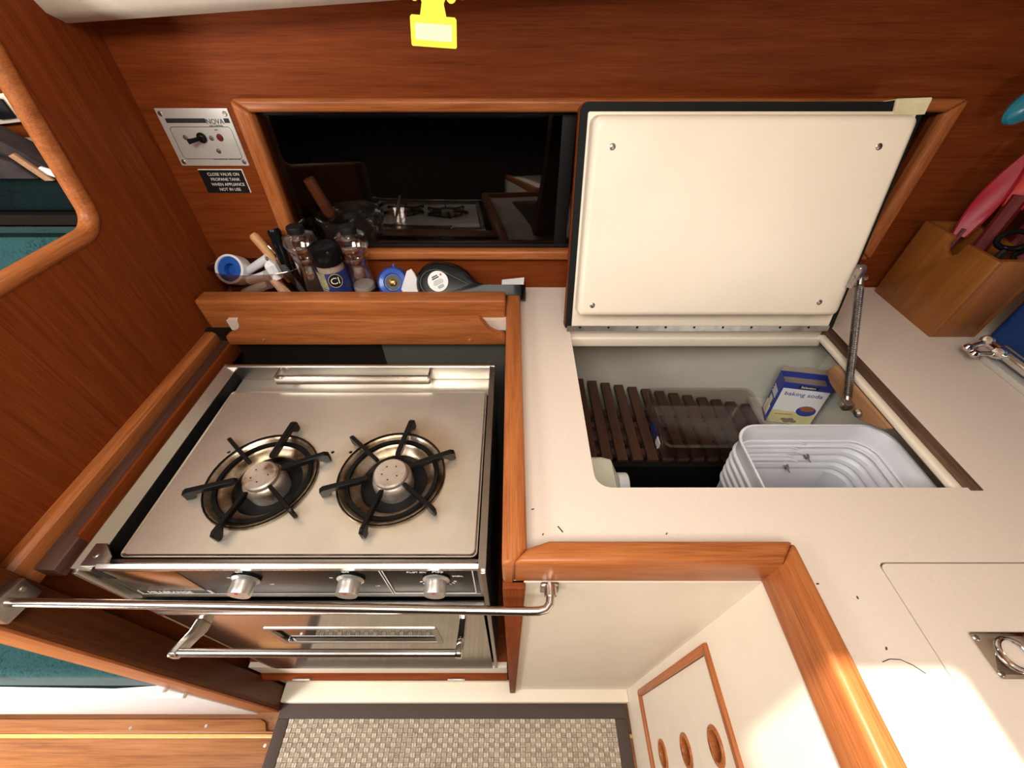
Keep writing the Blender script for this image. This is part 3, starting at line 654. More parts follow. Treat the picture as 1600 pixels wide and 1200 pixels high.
B().tube([(BX1 - 0.016, 0.46, SHZ + 0.032), (BX1 - 0.016, 0.66, SHZ + 0.032)], 0.007, 10).done('drain_pipe', 'white_plastic', ib)
# plywood cleat for the spring foot
B().prism([(0.420, 0.872), (0.410, 0.886), (0.565, 0.886), (0.572, 0.872), (0.566, 0.858), (0.552, 0.852), (0.500, 0.846), (0.460, 0.850), (0.440, 0.862)], 0.622, 0.630, bev=0.002, M=MX).done('cleat', 'ply_y', ib)

# slatted shelf
sh = thing('slatted_shelf', 'dark wooden slatted shelf inside the ice box', 'shelf', (0.40, 0.62, SHZ - 0.03))
x = BX0 + 0.030; i = 0
while x < BX1 - 0.115:
    yb = yb0 + (yb1 - yb0) * (x - BX0) / (BX1 - BX0) - 0.012
    B().box(x, x + 0.0240, 0.512, yb, SHZ - 0.012, SHZ, 0.0015, 1).done('slat', 'dark_slat_y', sh)
    x += 0.0345
for k, yy in enumerate((0.535, 0.575, 0.615, 0.655)):
    xr = BX1 - 0.03 if yy < 0.66 else 0.5
    B().box(BX0 + 0.01, xr, yy, yy + 0.016, SHZ - 0.026, SHZ - 0.013).done('crossbar', 'dark_slat_y', sh)

# clear tray
ty = thing('clear_tray', 'clear plastic bin lying on the slatted shelf', 'tray', (0.45, 0.58, SHZ))
tx0, tx1, t0, t1 = 0.335, 0.575, 0.512, 0.672
o_ = lambda g, z: [(x, y, z) for x, y in rrect(tx0 - g, tx1 + g, t0 - g, t1 + g, 0.018)]
i_ = lambda g, z: [(x, y, z) for x, y in rrect(tx0 + 0.003 - g, tx1 - 0.003 + g, t0 + 0.003 - g, t1 - 0.003 + g, 0.016)]
B().loft([o_(0, SHZ + 0.001), o_(0.006, SHZ + 0.055), o_(0.009, SHZ + 0.056), o_(0.009, SHZ + 0.058), i_(0.006, SHZ + 0.058), i_(0, SHZ + 0.004)]).done('shell', 'clear_tray', ty)
B().box(tx0 - 0.004, tx0 - 0.0025, 0.555, 0.600, SHZ + 0.008, SHZ + 0.030).done('sticker', 'label_blue', ty)
B().box(tx0 - 0.0042, tx0 - 0.0024, 0.535, 0.555, SHZ + 0.008, SHZ + 0.028).done('sticker', 'sticker_white', ty)

# baking soda box leaning in the corner
bs = thing('baking_soda_box', 'opened blue and white baking soda box leaning in the ice box corner', 'box', (0.64, 0.60, SHZ + 0.022))
bw, bh, bd = 0.092, 0.126, 0.040
Rb = Matrix.Translation((0.600, 0.606, SHZ + 0.023)) @ Matrix.Rotation(math.radians(-16), 4, 'Z') @ Matrix.Rotation(math.radians(-5), 4, 'Y')
def bb(x0, x1, y0, y1, z0, z1, name, mat, bev=0): return B().box(x0, x1, y0, y1, z0, z1, bev, 1, M=Rb).done(name, mat, bs)
sh_ = B()
sh_.box(0, bw, 0, 0.0012, 0, bh, M=Rb); sh_.box(0, bw, bd - 0.0012, bd, 0, bh, M=Rb); sh_.box(0, 0.0012, 0.0012, bd - 0.0012, 0, bh, M=Rb); sh_.box(bw - 0.0012, bw, 0.0012, bd - 0.0012, 0, bh, M=Rb); sh_.box(0, bw, 0, bd, 0, 0.0012, M=Rb)
sh_.done('carton', 'print_blue', bs)
bb(0.0012, bw - 0.0012, 0.0012, bd - 0.0012, 0.0012, bh - 0.016, 'powder_bag', 'kraft')
bb(0.003, bw - 0.001, -0.0006, 0.0, 0.042, bh - 0.016, 'front_print', 'sticker_white')
bb(0.003, bw - 0.001, -0.0006, 0.0, 0.001, 0.042, 'front_print', 'box_yellow')
bb(0.030, 0.068, -0.0009, 0.0, bh - 0.013, bh - 0.004, 'brand_band', 'print_black')
bb(-0.0005, 0.0, 0.008, 0.036, 0.010, 0.042, 'side_print', 'sticker_white'); bb(-0.0008, 0.0, 0.014, 0.030, 0.014, 0.062, 'side_print', 'masking_tape')
for q in range(5): bb(-0.0006, 0.0, 0.008, 0.036 - 0.004 * (q % 2), 0.070 + q * 0.0045, 0.072 + q * 0.0045, 'side_print', 'print_white')
bb(0.004, bw - 0.004, -0.0085, -0.0072, bh + 0.000, bh + 0.001, 'torn_flap', 'paper_white') if False else None
fl_ = B().prism([(0.0, 0), (bw, 0), (bw - 0.003, 0.012), (0.07, 0.009), (0.05, 0.013), (0.03, 0.008), (0.003, 0.012)], 0, 0.0008, M=Rb @ Matrix.Translation((0, bd - 0.001, bh)) @ Matrix.Rotation(math.radians(40), 4, 'X')).done('flap', 'kraft', bs)
Mf = Rb @ basis((0, -0.0008, 0), (1, 0, 0), (0, 0, 1), (0, -1, 0))
text('baking soda', 0.0155, 'print_blue', bs, Mf @ Matrix.Translation((0.010, 0.091, 0)), depth=0.0003)
text('Selection', 0.0075, 'print_white', bs, Mf @ Matrix.Translation((0.034, 0.1155, 0.0003)), depth=0.0003)
B().prism(circ(0.068, 0.048, 0.019, 20, 0.016), 0, 0.0004, M=Mf).done('bowl_print', 'print_blue', bs)
B().prism(circ(0.068, 0.055, 0.014, 20, 0.008), 0, 0.0006, M=Mf).done('bowl_print', 'handle_brown', bs)
for cx, cy in ((0.036, 0.015), (0.048, 0.017), (0.042, 0.009), (0.055, 0.011)): B().prism(circ(cx, cy, 0.007, 16, 0.0045), 0, 0.0005, M=Mf).done('cookie_print', 'kraft', bs)
B().prism([(0.012, 0.028), (0.045, 0.032), (0.047, 0.035), (0.012, 0.031)], 0, 0.0005, M=Mf).done('spoon_print', 'handle_wood', bs)

# white ribbed bin
bn = thing('ribbed_bin', 'white ribbed plastic bin standing in the ice box', 'bin', (0.53, 0.35, 0.50))
bx0, bx1, by0, by1 = 0.392, 0.656, 0.236, 0.444
RZ = 0.852
def binring(z, g=0.0):
    s = (RZ - z) * 0.085
    return [(x, y, z) for x, y in rrect(bx0 + s - g, bx1 - s + g, by0 + s - g, by1 - s + g, 0.042 - min(0.02, s), 8)]
outer_l = []; z = RZ
prof = [(0.0, 0.0025), (0.002, 0.003), (0.010, 0.0)]
for q in range(5): zz = 0.040 + q * 0.020; prof += [(zz - 0.006, 0.0), (zz - 0.003, 0.0022), (zz, 0.003), (zz + 0.003, 0.0022), (zz + 0.006, 0.0)]
prof += [(0.34, 0.0)]
L = [binring(RZ - d, g) for d, g in prof]
Lin = [[(x, y, z) for x, y, z in binring(RZ - d, g - 0.003)] for d, g in reversed(prof)]
Lin[0] = [(x, y, z + 0.003) for x, y, z in Lin[0]]
allL = list(reversed(L)) + list(reversed(Lin))
B().loft(allL).done('shell', 'bin_plastic', bn)
for q in range(6):
    zz = RZ - 0.040 - q * 0.012; s = (RZ - zz) * 0.085
    ya = by1 - s - 0.0035
    B().tube([(bx0 + s + 0.03, ya, zz), (bx0 + s + 0.13 - 0.012 * (q % 2), ya, zz), (bx0 + s + 0.145 - 0.012 * (q % 2), ya, zz - 0.006)], 0.0022, 6).done('rib', 'bin_plastic', bn)
for off in (0.036, 0.050):
    s = off * 0.085
    ptsr = [(x, y, RZ - off) for x, y in rrect(bx0 + s + 0.004, bx1 - s - 0.004, by0 + s + 0.004, by1 - s - 0.004, 0.038, 8)]
    B().tube(ptsr, 0.0022, 6, True).done('rib', 'bin_plastic', bn)
for px, pz in ((0.555, 0.775), (0.530, 0.745)):
    s = (RZ - pz) * 0.085; ya = by1 - s - 0.003
    B().tube([(px, ya, pz), (px - 0.001, ya - 0.006, pz)], [0.005, 0.004], 10).done('screw', 'screw_steel', bn)
    B().tube([(px, ya - 0.006, pz), (px, ya - 0.016, pz)], [0.0022, 0.0010], 8).done('screw', 'screw_steel', bn)

# cream bottle lying at the left
bt = thing('cream_bottle', 'cream plastic bottle with a white cap lying at the hatch edge', 'bottle', (0.16, 0.41, 0.69))
Mb = basis((0.080 + 0.032, 0.405, 0.72), (0, 1, 0), (0, 0, 1), (1, 0, 0))
B().loft([[(x, y, z) for x, y in rrect(-w2, w2, -w2, w2, 0.012)] for w2, z in ((0.040, -0.002), (0.041, 0.060), (0.038, 0.078), (0.022, 0.088), (0.017, 0.092))], M=Mb).done('body', 'bottle_plastic', bt)
B().lathe([(0.0, 0.110), (0.022, 0.110), (0.023, 0.108), (0.023, 0.091), (0.0, 0.091)], 24, Mb).done('cap', 'white_plastic', bt)
bk = thing('support_bracket', 'black support under the cream bottle', 'bracket', (0.15, 0.40, 0.306))
B().box(0.108, 0.165, 0.385, 0.425, 0.306, 0.677, 0.004).done('block', 'black_matte', bk)

# hatch lid standing open
lx0, lx1, ll = 0.108, 0.656, 0.381
nL = Vector((0, -LIDL.z, LIDL.y))
ld = B().prism(rrect(lx0, lx1, 0.0, ll, [0.002, 0.002, 0.012, 0.012]), -0.022, -0.001, bev=0.001, M=ML).done('lid', 'teak_x', ib)
tag(ld, 'open cream lid leaning back, edged with dark gasket')
B().prism(rrect(lx0 + 0.001, lx1 - 0.001, 0.001, ll - 0.001, [0.002, 0.002, 0.012, 0.012]), -0.001, 0.006, holes=[rrect(lx0 + 0.013, lx1 - 0.013, 0.0022, ll - 0.014, 0.003)], M=ML).done('gasket', 'black_rubber', ld)
B().prism(rrect(lx0 + 0.013, lx1 - 0.013, 0.004, ll - 0.014, 0.003), -0.001, 0.009, bev=0.001, M=ML).done('inner_panel', 'cream_plug', ld)
px0, px1, ps0, ps1 = 0.124, 0.628, 0.036, 0.362
pr = lambda g, n: [(x, y, n) for x, y in rrect(px0 + g, px1 - g, ps0 + g, ps1 - g, 0.012)]
B().loft([pr(0, 0.009), pr(0.001, 0.030), pr(0.003, 0.036), pr(0.008, 0.040), pr(0.012, 0.041)], M=ML).done('insulation_plug', 'cream_plug', ld)
for x, s in ((0.158, 0.318), (0.578, 0.318), (0.152, 0.060), (0.580, 0.066)):
    screw(ld, ML @ Vector((x, s, 0.0408)), nL, 0.0052)
B().prism([(0.606, ll - 0.020), (0.655, ll - 0.018), (0.6565, ll + 0.003), (0.602, ll + 0.002)], 0.0062, 0.0095, M=ML).done('tape', 'masking_tape', ld)
B().prism([(0.604, ll + 0.001), (0.656, ll + 0.0025), (0.655, ll + 0.004), (0.605, ll + 0.0025)], -0.022, 0.0095, M=ML).done('tape', 'masking_tape', ld)
B().box(lx0 + 0.004, lx1 - 0.012, -0.004, 0.007, 0.0095, 0.0108, M=ML).tube([(lx0 + 0.004, 0.652, 0.9035), (lx1 - 0.012, 0.652, 0.9035)], 0.0026, 8).done('piano_hinge', 'screw_steel', ld)
for q in range(9): screw(ld, ML @ Vector((lx0 + 0.03 + q * 0.058, 0.004, 0.0108)), nL, 0.0024, 'black_matte')

# stay spring
sp = thing('lid_stay_spring', 'steel coil spring stay holding the ice box lid open', 'spring', (0.64, 0.52, 0.83))
pa = ML @ Vector((0.632, 0.114, 0.048)); pb = Vector((0.616, 0.490, 0.857))
N = 62 * 12; ptsS = []
dv = (pb - pa).normalized(); e1 = dv.cross(Vector((1, 0, 0))).normalized(); e2 = dv.cross(e1)
for i in range(N + 1):
    a = 2 * PI * i / 12; c = pa + (pb - pa) * (0.06 + 0.88 * i / N)
    ptsS.append(c + 0.0056 * (math.cos(a) * e1 + math.sin(a) * e2))
B().tube(ptsS, 0.0016, 5).done('coil', 'spring_steel', sp)
B().tube([pa, pa + (pb - pa) * 0.5, pb], 0.0050, 10).done('rod', 'spring_steel', sp)
Mt = ML
c = (Mt.inverted() @ pa)
B().prism(rrect(c.x - 0.012, c.x + 0.010, c.y - 0.016, c.y + 0.022, 0.008), c.z - 0.012, c.z - 0.006, bev=0.001, M=ML).done('bracket', 'screw_steel', sp)
B().prism([(c.x - 0.016, c.y - 0.018), (c.x - 0.013, c.y - 0.018), (c.x - 0.009, c.y + 0.016), (c.x - 0.012, c.y + 0.016)], c.z - 0.012, c.z + 0.008, M=ML).done('bracket', 'screw_steel', sp)
B().tube([pa + Vector((-0.015, 0, 0)), pa + Vector((0.010, 0, 0))], 0.0045, 10).done('pin', 'screw_steel', sp)
screw(sp, ML @ Vector((c.x, c.y + 0.014, c.z - 0.006)), nL, 0.004)
B().box(0.606, 0.624, 0.480, 0.500, 0.848, 0.866, 0.004).done('bracket', 'screw_steel', sp)
B().tube([(0.604, 0.490, 0.857), (0.624, 0.484, 0.857)], 0.0050, 10).done('pin', 'screw_steel', sp)
B().lathe([(0.0, 0.0), (0.008, 0.0), (0.008, 0.004), (0.004, 0.007), (0, 0.007)], 12, align_z((0.622, 0.466, 0.860), (-1, 0, 0))).done('bolt', 'screw_steel', sp)

# ================================================================ SHELF BEHIND THE STOVE
SHY = 0.900
# plates on the wall
def wall_M(x, hgt, n=0.0): return MW @ Matrix.Translation((x, hgt, n))
nv = thing('gas_control_plate', 'brushed metal gas control plate with switch on the teak wall', 'control plate', (-0.572, 0.84, 1.155))
qx0, qx1, qh0, qh1 = -0.638, -0.508, 0.256, 0.348
B().prism(rrect(qx0, qx1, qh0, qh1, 0.001), 0.0, 0.0022, bev=0.0005, M=MW).done('plate', 'plate_alu', nv)
for sx in (qx0 + 0.007, qx1 - 0.007):
    for sh2 in (qh0 + 0.007, qh1 - 0.008): screw(nv, MW @ Vector((sx, sh2, 0.0022)), (0, -1, WL), 0.0042)
def wbox(x0, x1, h0, h1, n0, n1, name, mat, par): return B().box(x0, x1, h0, h1, n0, n1, M=MW).done(name, mat, par)
wbox(qx0 + 0.011, qx0 + 0.083, qh1 - 0.022, qh1 - 0.015, 0.0021, 0.0026, 'bar_print', 'print_black', nv)
wbox(qx0 + 0.1165, qx1 - 0.004, qh1 - 0.022, qh1 - 0.015, 0.0021, 0.0026, 'bar_print', 'print_black', nv)
text('NOVA', 0.0112, 'print_black', nv, wall_M(qx0 + 0.083, qh1 - 0.0235, 0.0025))
text('GAS CONTROL', 0.0036, 'print_black', nv, wall_M(qx0 + 0.086, qh1 - 0.0275, 0.0025))
fr_ = rrect(qx0 + 0.011, qx1 - 0.007, qh0 + 0.012, qh1 - 0.028, 0.006)
B().tube([MW @ Vector((x, h_, 0.0023)) for x, h_ in fr_], 0.0004, 4, True).done('line_print', 'print_black', nv)
for x, h_ in ((qx0 + 0.032, 0.303), (qx0 + 0.080, 0.302), (qx0 + 0.083, 0.281)): B().lathe([(0.0045, 0), (0.003, 0.002), (0, 0.0026)], 12, MW @ Matrix.Translation((x, h_, 0.0022))).done('screw', 'screw_steel', nv)
sw = B().lathe([(0.0085, 0), (0.0085, 0.003), (0.006, 0.006), (0.004, 0.007), (0, 0.007)], 18, MW @ Matrix.Translation((qx0 + 0.063, 0.303, 0.0022))).done('switch', 'black_gloss', nv)
B().tube([MW @ Vector((qx0 + 0.063, 0.303, 0.006)), MW @ Vector((qx0 + 0.054, 0.301, 0.018)), MW @ Vector((qx0 + 0.047, 0.300, 0.022))], [0.003, 0.0036, 0.0046], 10).done('toggle', 'black_gloss', sw)
B().lathe([(0.0062, 0), (0.005, 0.002), (0, 0.0028)], 16, MW @ Matrix.Translation((qx0 + 0.096, 0.303, 0.0022))).done('indicator', 'maroon', nv)
text('ON', 0.0034, 'print_black', nv, wall_M(qx0 + 0.092, 0.314, 0.0025)); text('TEC PRODUCTS INC. TAMPA, FLA. USA', 0.0030, 'print_black', nv, wall_M(qx0 + 0.066, qh0 + 0.0105, 0.0025))
ws = thing('warning_plate', 'small black warning plate below the gas control', 'sign', (-0.568, 0.835, 1.105))
e0, e1_, g0, g1 = -0.612, -0.526, 0.207, 0.250
B().prism(rrect(e0, e1_, g0, g1, 0.0008), 0.0, 0.0014, M=MW).done('plate', 'print_white', ws)
B().prism(rrect(e0 + 0.0002, e1_ - 0.0016, g0 + 0.0002, g1 - 0.0016, 0.0005), 0.0014, 0.0018, M=MW).done('face', 'black_matte', ws)
for k, s in enumerate(('CLOSE VALVE ON', 'PROPANE TANK', 'WHEN APPLIANCE', 'NOT IN USE')):
    text(s, 0.0078, 'print_white', ws, wall_M(-0.566 + (0.0, 0.0, 0.001, 0.001)[k], g1 - 0.0115 - k * 0.0092, 0.0018), align='CENTER')

# oval clear container with odds and ends
ox, oy, rx, ry, oh = -0.556, 0.784, 0.100, 0.041, 0.075
oc = thing('oval_container', 'clear oval plastic container of odds and ends by the bulkhead', 'container', (ox, oy, SHY))
ov = lambda rx_, ry_, z: [(ox + rx_ * math.cos(2 * PI * i / 40), oy + ry_ * math.sin(2 * PI * i / 40), z) for i in range(40)]
B().loft([ov(rx * 0.86, ry * 0.82, SHY), ov(rx * 0.94, ry * 0.93, SHY + 0.03), ov(rx, ry, SHY + oh - 0.003), ov(rx + 0.0015, ry + 0.0015, SHY + oh), ov(rx - 0.001, ry - 0.001, SHY + oh), ov(rx * 0.92, ry * 0.90, SHY + 0.03), ov(rx * 0.84, ry * 0.80, SHY + 0.003)]).done('shell', 'smoked_clear', oc)
B().tube(ov(rx, ry, SHY + oh), 0.0012, 6, True).done('rim', 'clear_plastic', oc)
tr = thing('tape_roll', 'roll of white thread tape on a blue spool in the oval container', 'tape roll', (-0.605, 0.785, SHY + 0.035))
Mtp = align_z((-0.604, 0.790, SHY + 0.062), (-0.02, -0.80, 0.58))
B().lathe([(0.018, -0.010), (0.030, -0.010), (0.0312, -0.009), (0.0312, 0.021), (0.0300, 0.022), (0.0265, 0.022), (0.0260, 0.019)], 30, Mtp).done('shell', 'white_plastic', tr)
B().lathe([(0.0262, 0.019), (0.0125, 0.0185), (0.0120, 0.004), (0.0, 0.004)], 30, Mtp).done('spool', 'tape_blue', tr)
def rod(name, label, cat, pts, r, mat, n=12, grp=None):
    P = [Vector(p) for p in pts]
    t = B().tube(P, r, n).done(name, mat, None); return tag(t, label, cat, grp)
rod('white_tube', 'white plastic tube sloping up across the oval container', 'tube', [(-0.588, 0.800, SHY + 0.050), (-0.575, 0.790, SHY + 0.062), (-0.510, 0.775, SHY + 0.099)], [0.008, 0.0085, 0.0095], 'white_plastic')
rod('pipe_stub', 'white plastic stub with a square end in the oval container', 'pipe fitting', [(-0.510, 0.765, SHY + 0.092), (-0.505, 0.763, SHY + 0.088), (-0.500, 0.760, SHY + 0.060)], [0.010, 0.0135, 0.0120], 'white_plastic', 8)
rod('pipe_stub', 'grey-white plastic stub lying low beside the tape roll', 'pipe fitting', [(-0.575, 0.775, SHY + 0.046), (-0.535, 0.766, SHY + 0.060), (-0.522, 0.764, SHY + 0.064)], [0.009, 0.010, 0.012], 'bin_plastic', 10)
rod('pipe_stub', 'white plastic piece at the bottom of the oval container', 'pipe fitting', [(-0.595, 0.770, SHY + 0.016), (-0.530, 0.768, SHY + 0.042)], [0.011, 0.011], 'white_plastic', 10)
rod('bristle_bundle', 'copper coloured bristle bundle leaning in the oval container', 'brush', [(-0.508, 0.756, SHY + 0.062), (-0.490, 0.760, SHY + 0.006)], [0.0100, 0.012], 'copper_bits', 8)
rod('wooden_stick', 'pale wooden stick leaning out of the oval container', 'stick', [(-0.532, 0.792, SHY + 0.142), (-0.529, 0.791, SHY + 0.138), (-0.505, 0.786, SHY + 0.085), (-0.490, 0.784, SHY + 0.04)], [0.007, 0.0098, 0.0098, 0.009], 'handle_wood')
bo = thing('bottle_opener', 'black handled bottle opener standing in the oval container', 'bottle opener', (-0.485, 0.782, SHY + 0.005))
B().tube([(-0.488, 0.796, SHY + 0.151), (-0.487, 0.795, SHY + 0.147), (-0.486, 0.786, SHY + 0.075), (-0.478, 0.780, SHY + 0.006)], [0.011, 0.0130, 0.0100, 0.007], 12).done('grip', 'black_gloss', bo)
B().tube([(-0.500, 0.775, SHY + 0.125), (-0.490, 0.770, SHY + 0.112), (-0.489, 0.768, SHY + 0.098), (-0.497, 0.766, SHY + 0.089), (-0.506, 0.765, SHY + 0.096), (-0.508, 0.765, SHY + 0.106)], 0.0026, 8).done('hook', 'chrome', bo)
B().prism([(-0.502, SHY + 0.086), (-0.478, SHY + 0.086), (-0.458, SHY + 0.018), (-0.466, SHY + 0.016)], -0.772, -0.767, bev=0.001, M=MY).done('blade', 'pan_grey', bo)
pg = B().prism([(-0.478, SHY + 0.130), (-0.466, SHY + 0.129), (-0.462, SHY + 0.004), (-0.474, SHY + 0.004)], -0.806, -0.803, M=MY).done('packet', 'paper_white', None); tag(pg, 'thin white paper packet upright behind the bottle opener', 'packet')

def grinder(x, y, label, fill, fmat, clearmat, tilt):
    g = thing('spice_grinder', label, 'grinder', (x, y, SHY), 'clear spice grinders on the shelf')
    T = Matrix.Translation((x, y, SHY)) @ Matrix.Scale(1.28, 4)
    B().lathe([(0, 0), (0.024, 0), (0.0245, 0.003), (0.0235, 0.008), (0.0240, 0.012), (0.0225, 0.016), (0, 0.016)], 28, T).done('base', 'black_gloss', g)
    o = [(0.0205, 0.016), (0.0205, 0.022), (0.0165, 0.062), (0.0165, 0.066), (0.0200, 0.072), (0.0200, 0.079), (0.0185, 0.083), (0.0245, 0.092), (0.0265, 0.101), (0.0235, 0.111), (0.0140, 0.117)]
    inn = [(max(0.001, r - 0.0016), z) for r, z in reversed(o)]
    B().lathe(o + inn, 32, T).done('body', clearmat, g)
    if fill: B().lathe([(0, 0.0165), (0.0185, 0.0165), (0.0185, 0.022), (0.0185 - 0.004 * fill / 0.04, 0.016 + fill), (0, 0.016 + fill)], 24, T).done('contents', fmat, g)
    B().lathe([(0.013, 0.114), (0.0132, 0.124), (0.012, 0.126), (0, 0.126)], 24, T).done('cap', 'black_matte', g)
    return g
grinder(-0.438, 0.788, 'clear grinder half full of pepper with black cap, left of the jar', 0.034, 'pepper', 'clear_plastic', 0)
grinder(-0.332, 0.788, 'nearly empty clear grinder with black cap, right of the jar', 0.008, 'salt', 'clear_plastic', 0)
JX, JY, JS = -0.386, 0.774, 1.40
sj = thing('spice_jar', 'spice jar with black lid and blue label between the grinders', 'jar', (JX, JY, SHY))
T = Matrix.Translation((JX, JY, SHY)) @ Matrix.Scale(JS, 4)
B().lathe([(0, 0), (0.0205, 0), (0.0215, 0.002), (0.0215, 0.064), (0.020, 0.069), (0.0, 0.069)], 30, T).done('body', 'smoked_clear', sj)
B().lathe([(0, 0.003), (0.0195, 0.003), (0.0195, 0.067), (0, 0.067)], 24, T).done('contents', 'salt', sj)
def wrap(a0, a1, z0, z1, mat, r=0.0218, n=14, name='label_wrap'):
    L = []
    for i in range(n + 1):
        a = math.radians(a0 + (a1 - a0) * i / n); c, s = math.cos(a), math.sin(a)
        L.append([(r * c, r * s, z0), (r * c, r * s, z1), ((r + .0004) * c, (r + .0004) * s, z1), ((r + .0004) * c, (r + .0004) * s, z0)])
    return B().loft(L, M=T).done(name, mat, sj)
wrap(0, 359, 0.003, 0.056, 'label_blue', n=30)
wrap(212, 262, 0.030, 0.056, 'label_sage', 0.0221); wrap(225, 266, 0.004, 0.024, 'sticker_white', 0.0221, name='print'); wrap(225, 258, 0.027, 0.0285, 'gold', 0.0223, name='print')
an = math.radians(296); nd = Vector((math.cos(an), math.sin(an), 0)); tg = Vector((-math.sin(an), math.cos(an), 0))
Me_ = T @ basis(Vector((0, 0, 0.044)) + nd * 0.0216, tg, (0, 0, 1), nd)
B().prism(circ(0, 0, 0.0105, 24, 0.0115), 0, 0.0007, M=Me_).done('emblem', 'black_matte', sj)
B().tube([Me_ @ Vector((0.0098 * math.cos(t), 0.0108 * math.sin(t), 0.0008)) for t in [2 * PI * i / 24 for i in range(24)]], 0.0007, 5, True).done('emblem_ring', 'gold', sj)
text('Cl', 0.015, 'print_white', sj, Me_ @ Matrix.Translation((-0.0075, -0.005, 0.0008)))
B().lathe([(0.0222, 0.066), (0.0232, 0.068), (0.0232, 0.086), (0.0222, 0.090), (0.017, 0.0912), (0.016, 0.0900), (0, 0.0900)], 30, T).done('lid', 'black_gloss', sj)

vk = thing('valve_knob', 'round blue knob with brass centre beside the empty grinder', 'knob', (-0.262, 0.772, SHY))
Mk = align_z((-0.262, 0.780, SHY + 0.037), (0.10, -0.75, 0.55)) @ Matrix.Scale(1.32, 4)
B().lathe([(0, -0.008), (0.020, -0.008), (0.026, 0.0), (0.0255, 0.004), (0.022, 0.008), (0.015, 0.0095), (0.013, 0.0075), (0.0, 0.0075)], 32, Mk).done('wheel', 'knob_blue', vk)
B().lathe([(0.0125, 0.0076), (0.012, 0.0085), (0, 0.0085)], 24, Mk).done('hub', 'black_gloss', vk)
B().lathe([(0.0065, 0.008), (0.0065, 0.014), (0.004, 0.0155), (0.002, 0.0145), (0, 0.0145)], 6, Mk).done('nut', 'brass', vk)
B().tube([Mk @ Vector((0.003, 0.024, 0.002)), Mk @ Vector((0.004, 0.030, 0.003))], 0.0028, 8).done('pointer', 'knob_blue', vk)
nk = thing('folded_napkin', 'folded white paper napkin between the blue knob and the black spoon rest', 'napkin', (-0.222, 0.775, SHY))
Mn = basis((-0.248, 0.750, SHY + 0.001), (1, 0.15, 0), (0, 0.45, 1), (0.15, -1, 0.45))
for k in range(4):
    d = k * 0.003
    B().prism([(0.000 + d, 0.0), (0.052 + d, 0.0), (0.054, 0.022), (0.030 + d * 0.6, 0.074 - d), (0.020 + d * 0.5, 0.070), (0.003 + d, 0.028)], -k * 0.0022, -k * 0.0022 + 0.0008, M=Mn).done('fold', 'paper_white', nk)

# black spoon rest tilted on edge, underside to the viewer
sr = thing('spoon_rest', 'glossy black spoon rest with a round white sticker', 'spoon rest', (-0.10, 0.775, SHY))
Ms = basis((-0.160, 0.778, SHY + 0.034), (1, 0, -0.045), (0, 0.62, 0.78), (0, -0.78, 0.62))
def sr_ring(k, n):
    out = []
    for i in range(56):
        a = 2 * PI * i / 56; c, s = math.cos(a), math.sin(a)
        # bowl on the left running into a handle on the right
        if c > 0:
            f = c; x = f * 0.192
            h_ = max(0.050 * math.sqrt(max(0, 1 - (x / 0.088) ** 2)), 0.0135 + 0.05 * max(0, x - 0.11))
            y = h_ * max(-1, min(1, s * (1.0 + 9.0 * f ** 2))) - 0.012 * min(1, max(0, (x - 0.04) / 0.07))
        else: x = c * 0.052; y = 0.050 * s
        out.append((x * k if c < 0.3 else x * (0.7 + 0.3 * k), y * k, n))
    return out
B().loft([sr_ring(0.97, -0.012), sr_ring(1.0, -0.006), sr_ring(0.985, 0.004), sr_ring(0.90, 0.014), sr_ring(0.80, 0.019), sr_ring(0.55, 0.020)], M=Ms).done('body', 'black_gloss', sr)
ftp = [(0.066, 0)] + [(x, y) for x, y in arc(-0.004, 0, 0.034, 50, 310, 16)]
B().tube([Ms @ Vector((x, y * 0.85, 0.0200)) for x, y in ftp], 0.0022, 6, True).done('foot_ring', 'black_gloss', sr)
stk = B().prism(circ(0.000, 0.004, 0.0220, 28), 0.0200, 0.0222, M=Ms).done('sticker', 'sticker_white', sr)
Mst = Ms @ Matrix.Translation((0.000, 0.004, 0.0222)) @ Matrix.Rotation(math.radians(28), 4, 'Z')
for q in range(11): B().box(-0.006 + q * 0.0013, -0.006 + q * 0.0013 + (0.0004, 0.0008)[q % 2], -0.016, -0.009, 0, 0.0003, M=Mst).done('barcode', 'print_black', stk)
for q, wd in enumerate((0.018, 0.022, 0.024, 0.020)): B().box(-wd / 2, wd / 2, 0.0015 - q * 0.0026, 0.0025 - q * 0.0026, 0, 0.0003, M=Mst).done('print', 'pan_grey', stk)
for q, wd in enumerate((0.013, 0.016)): B().box(-wd / 2 - 0.002, wd / 2 - 0.002, 0.0105 - q * 0.004, 0.0132 - q * 0.004, 0, 0.0003, M=Mst).done('print', 'print_black', stk)
B().prism(circ(0.012, 0.0100, 0.0024, 12), 0, 0.0003, M=Mst).done('print', 'print_red', stk)
cd = B().prism([(-0.025, SHY), (0.026, SHY), (0.028, SHY + 0.032), (-0.023, SHY + 0.026)], -0.812, -0.8105, M=MY)
cd = cd.done('card_slip', 'sticker_white', None); tag(cd, 'thin white slip of card behind the spoon rest handle', 'card')

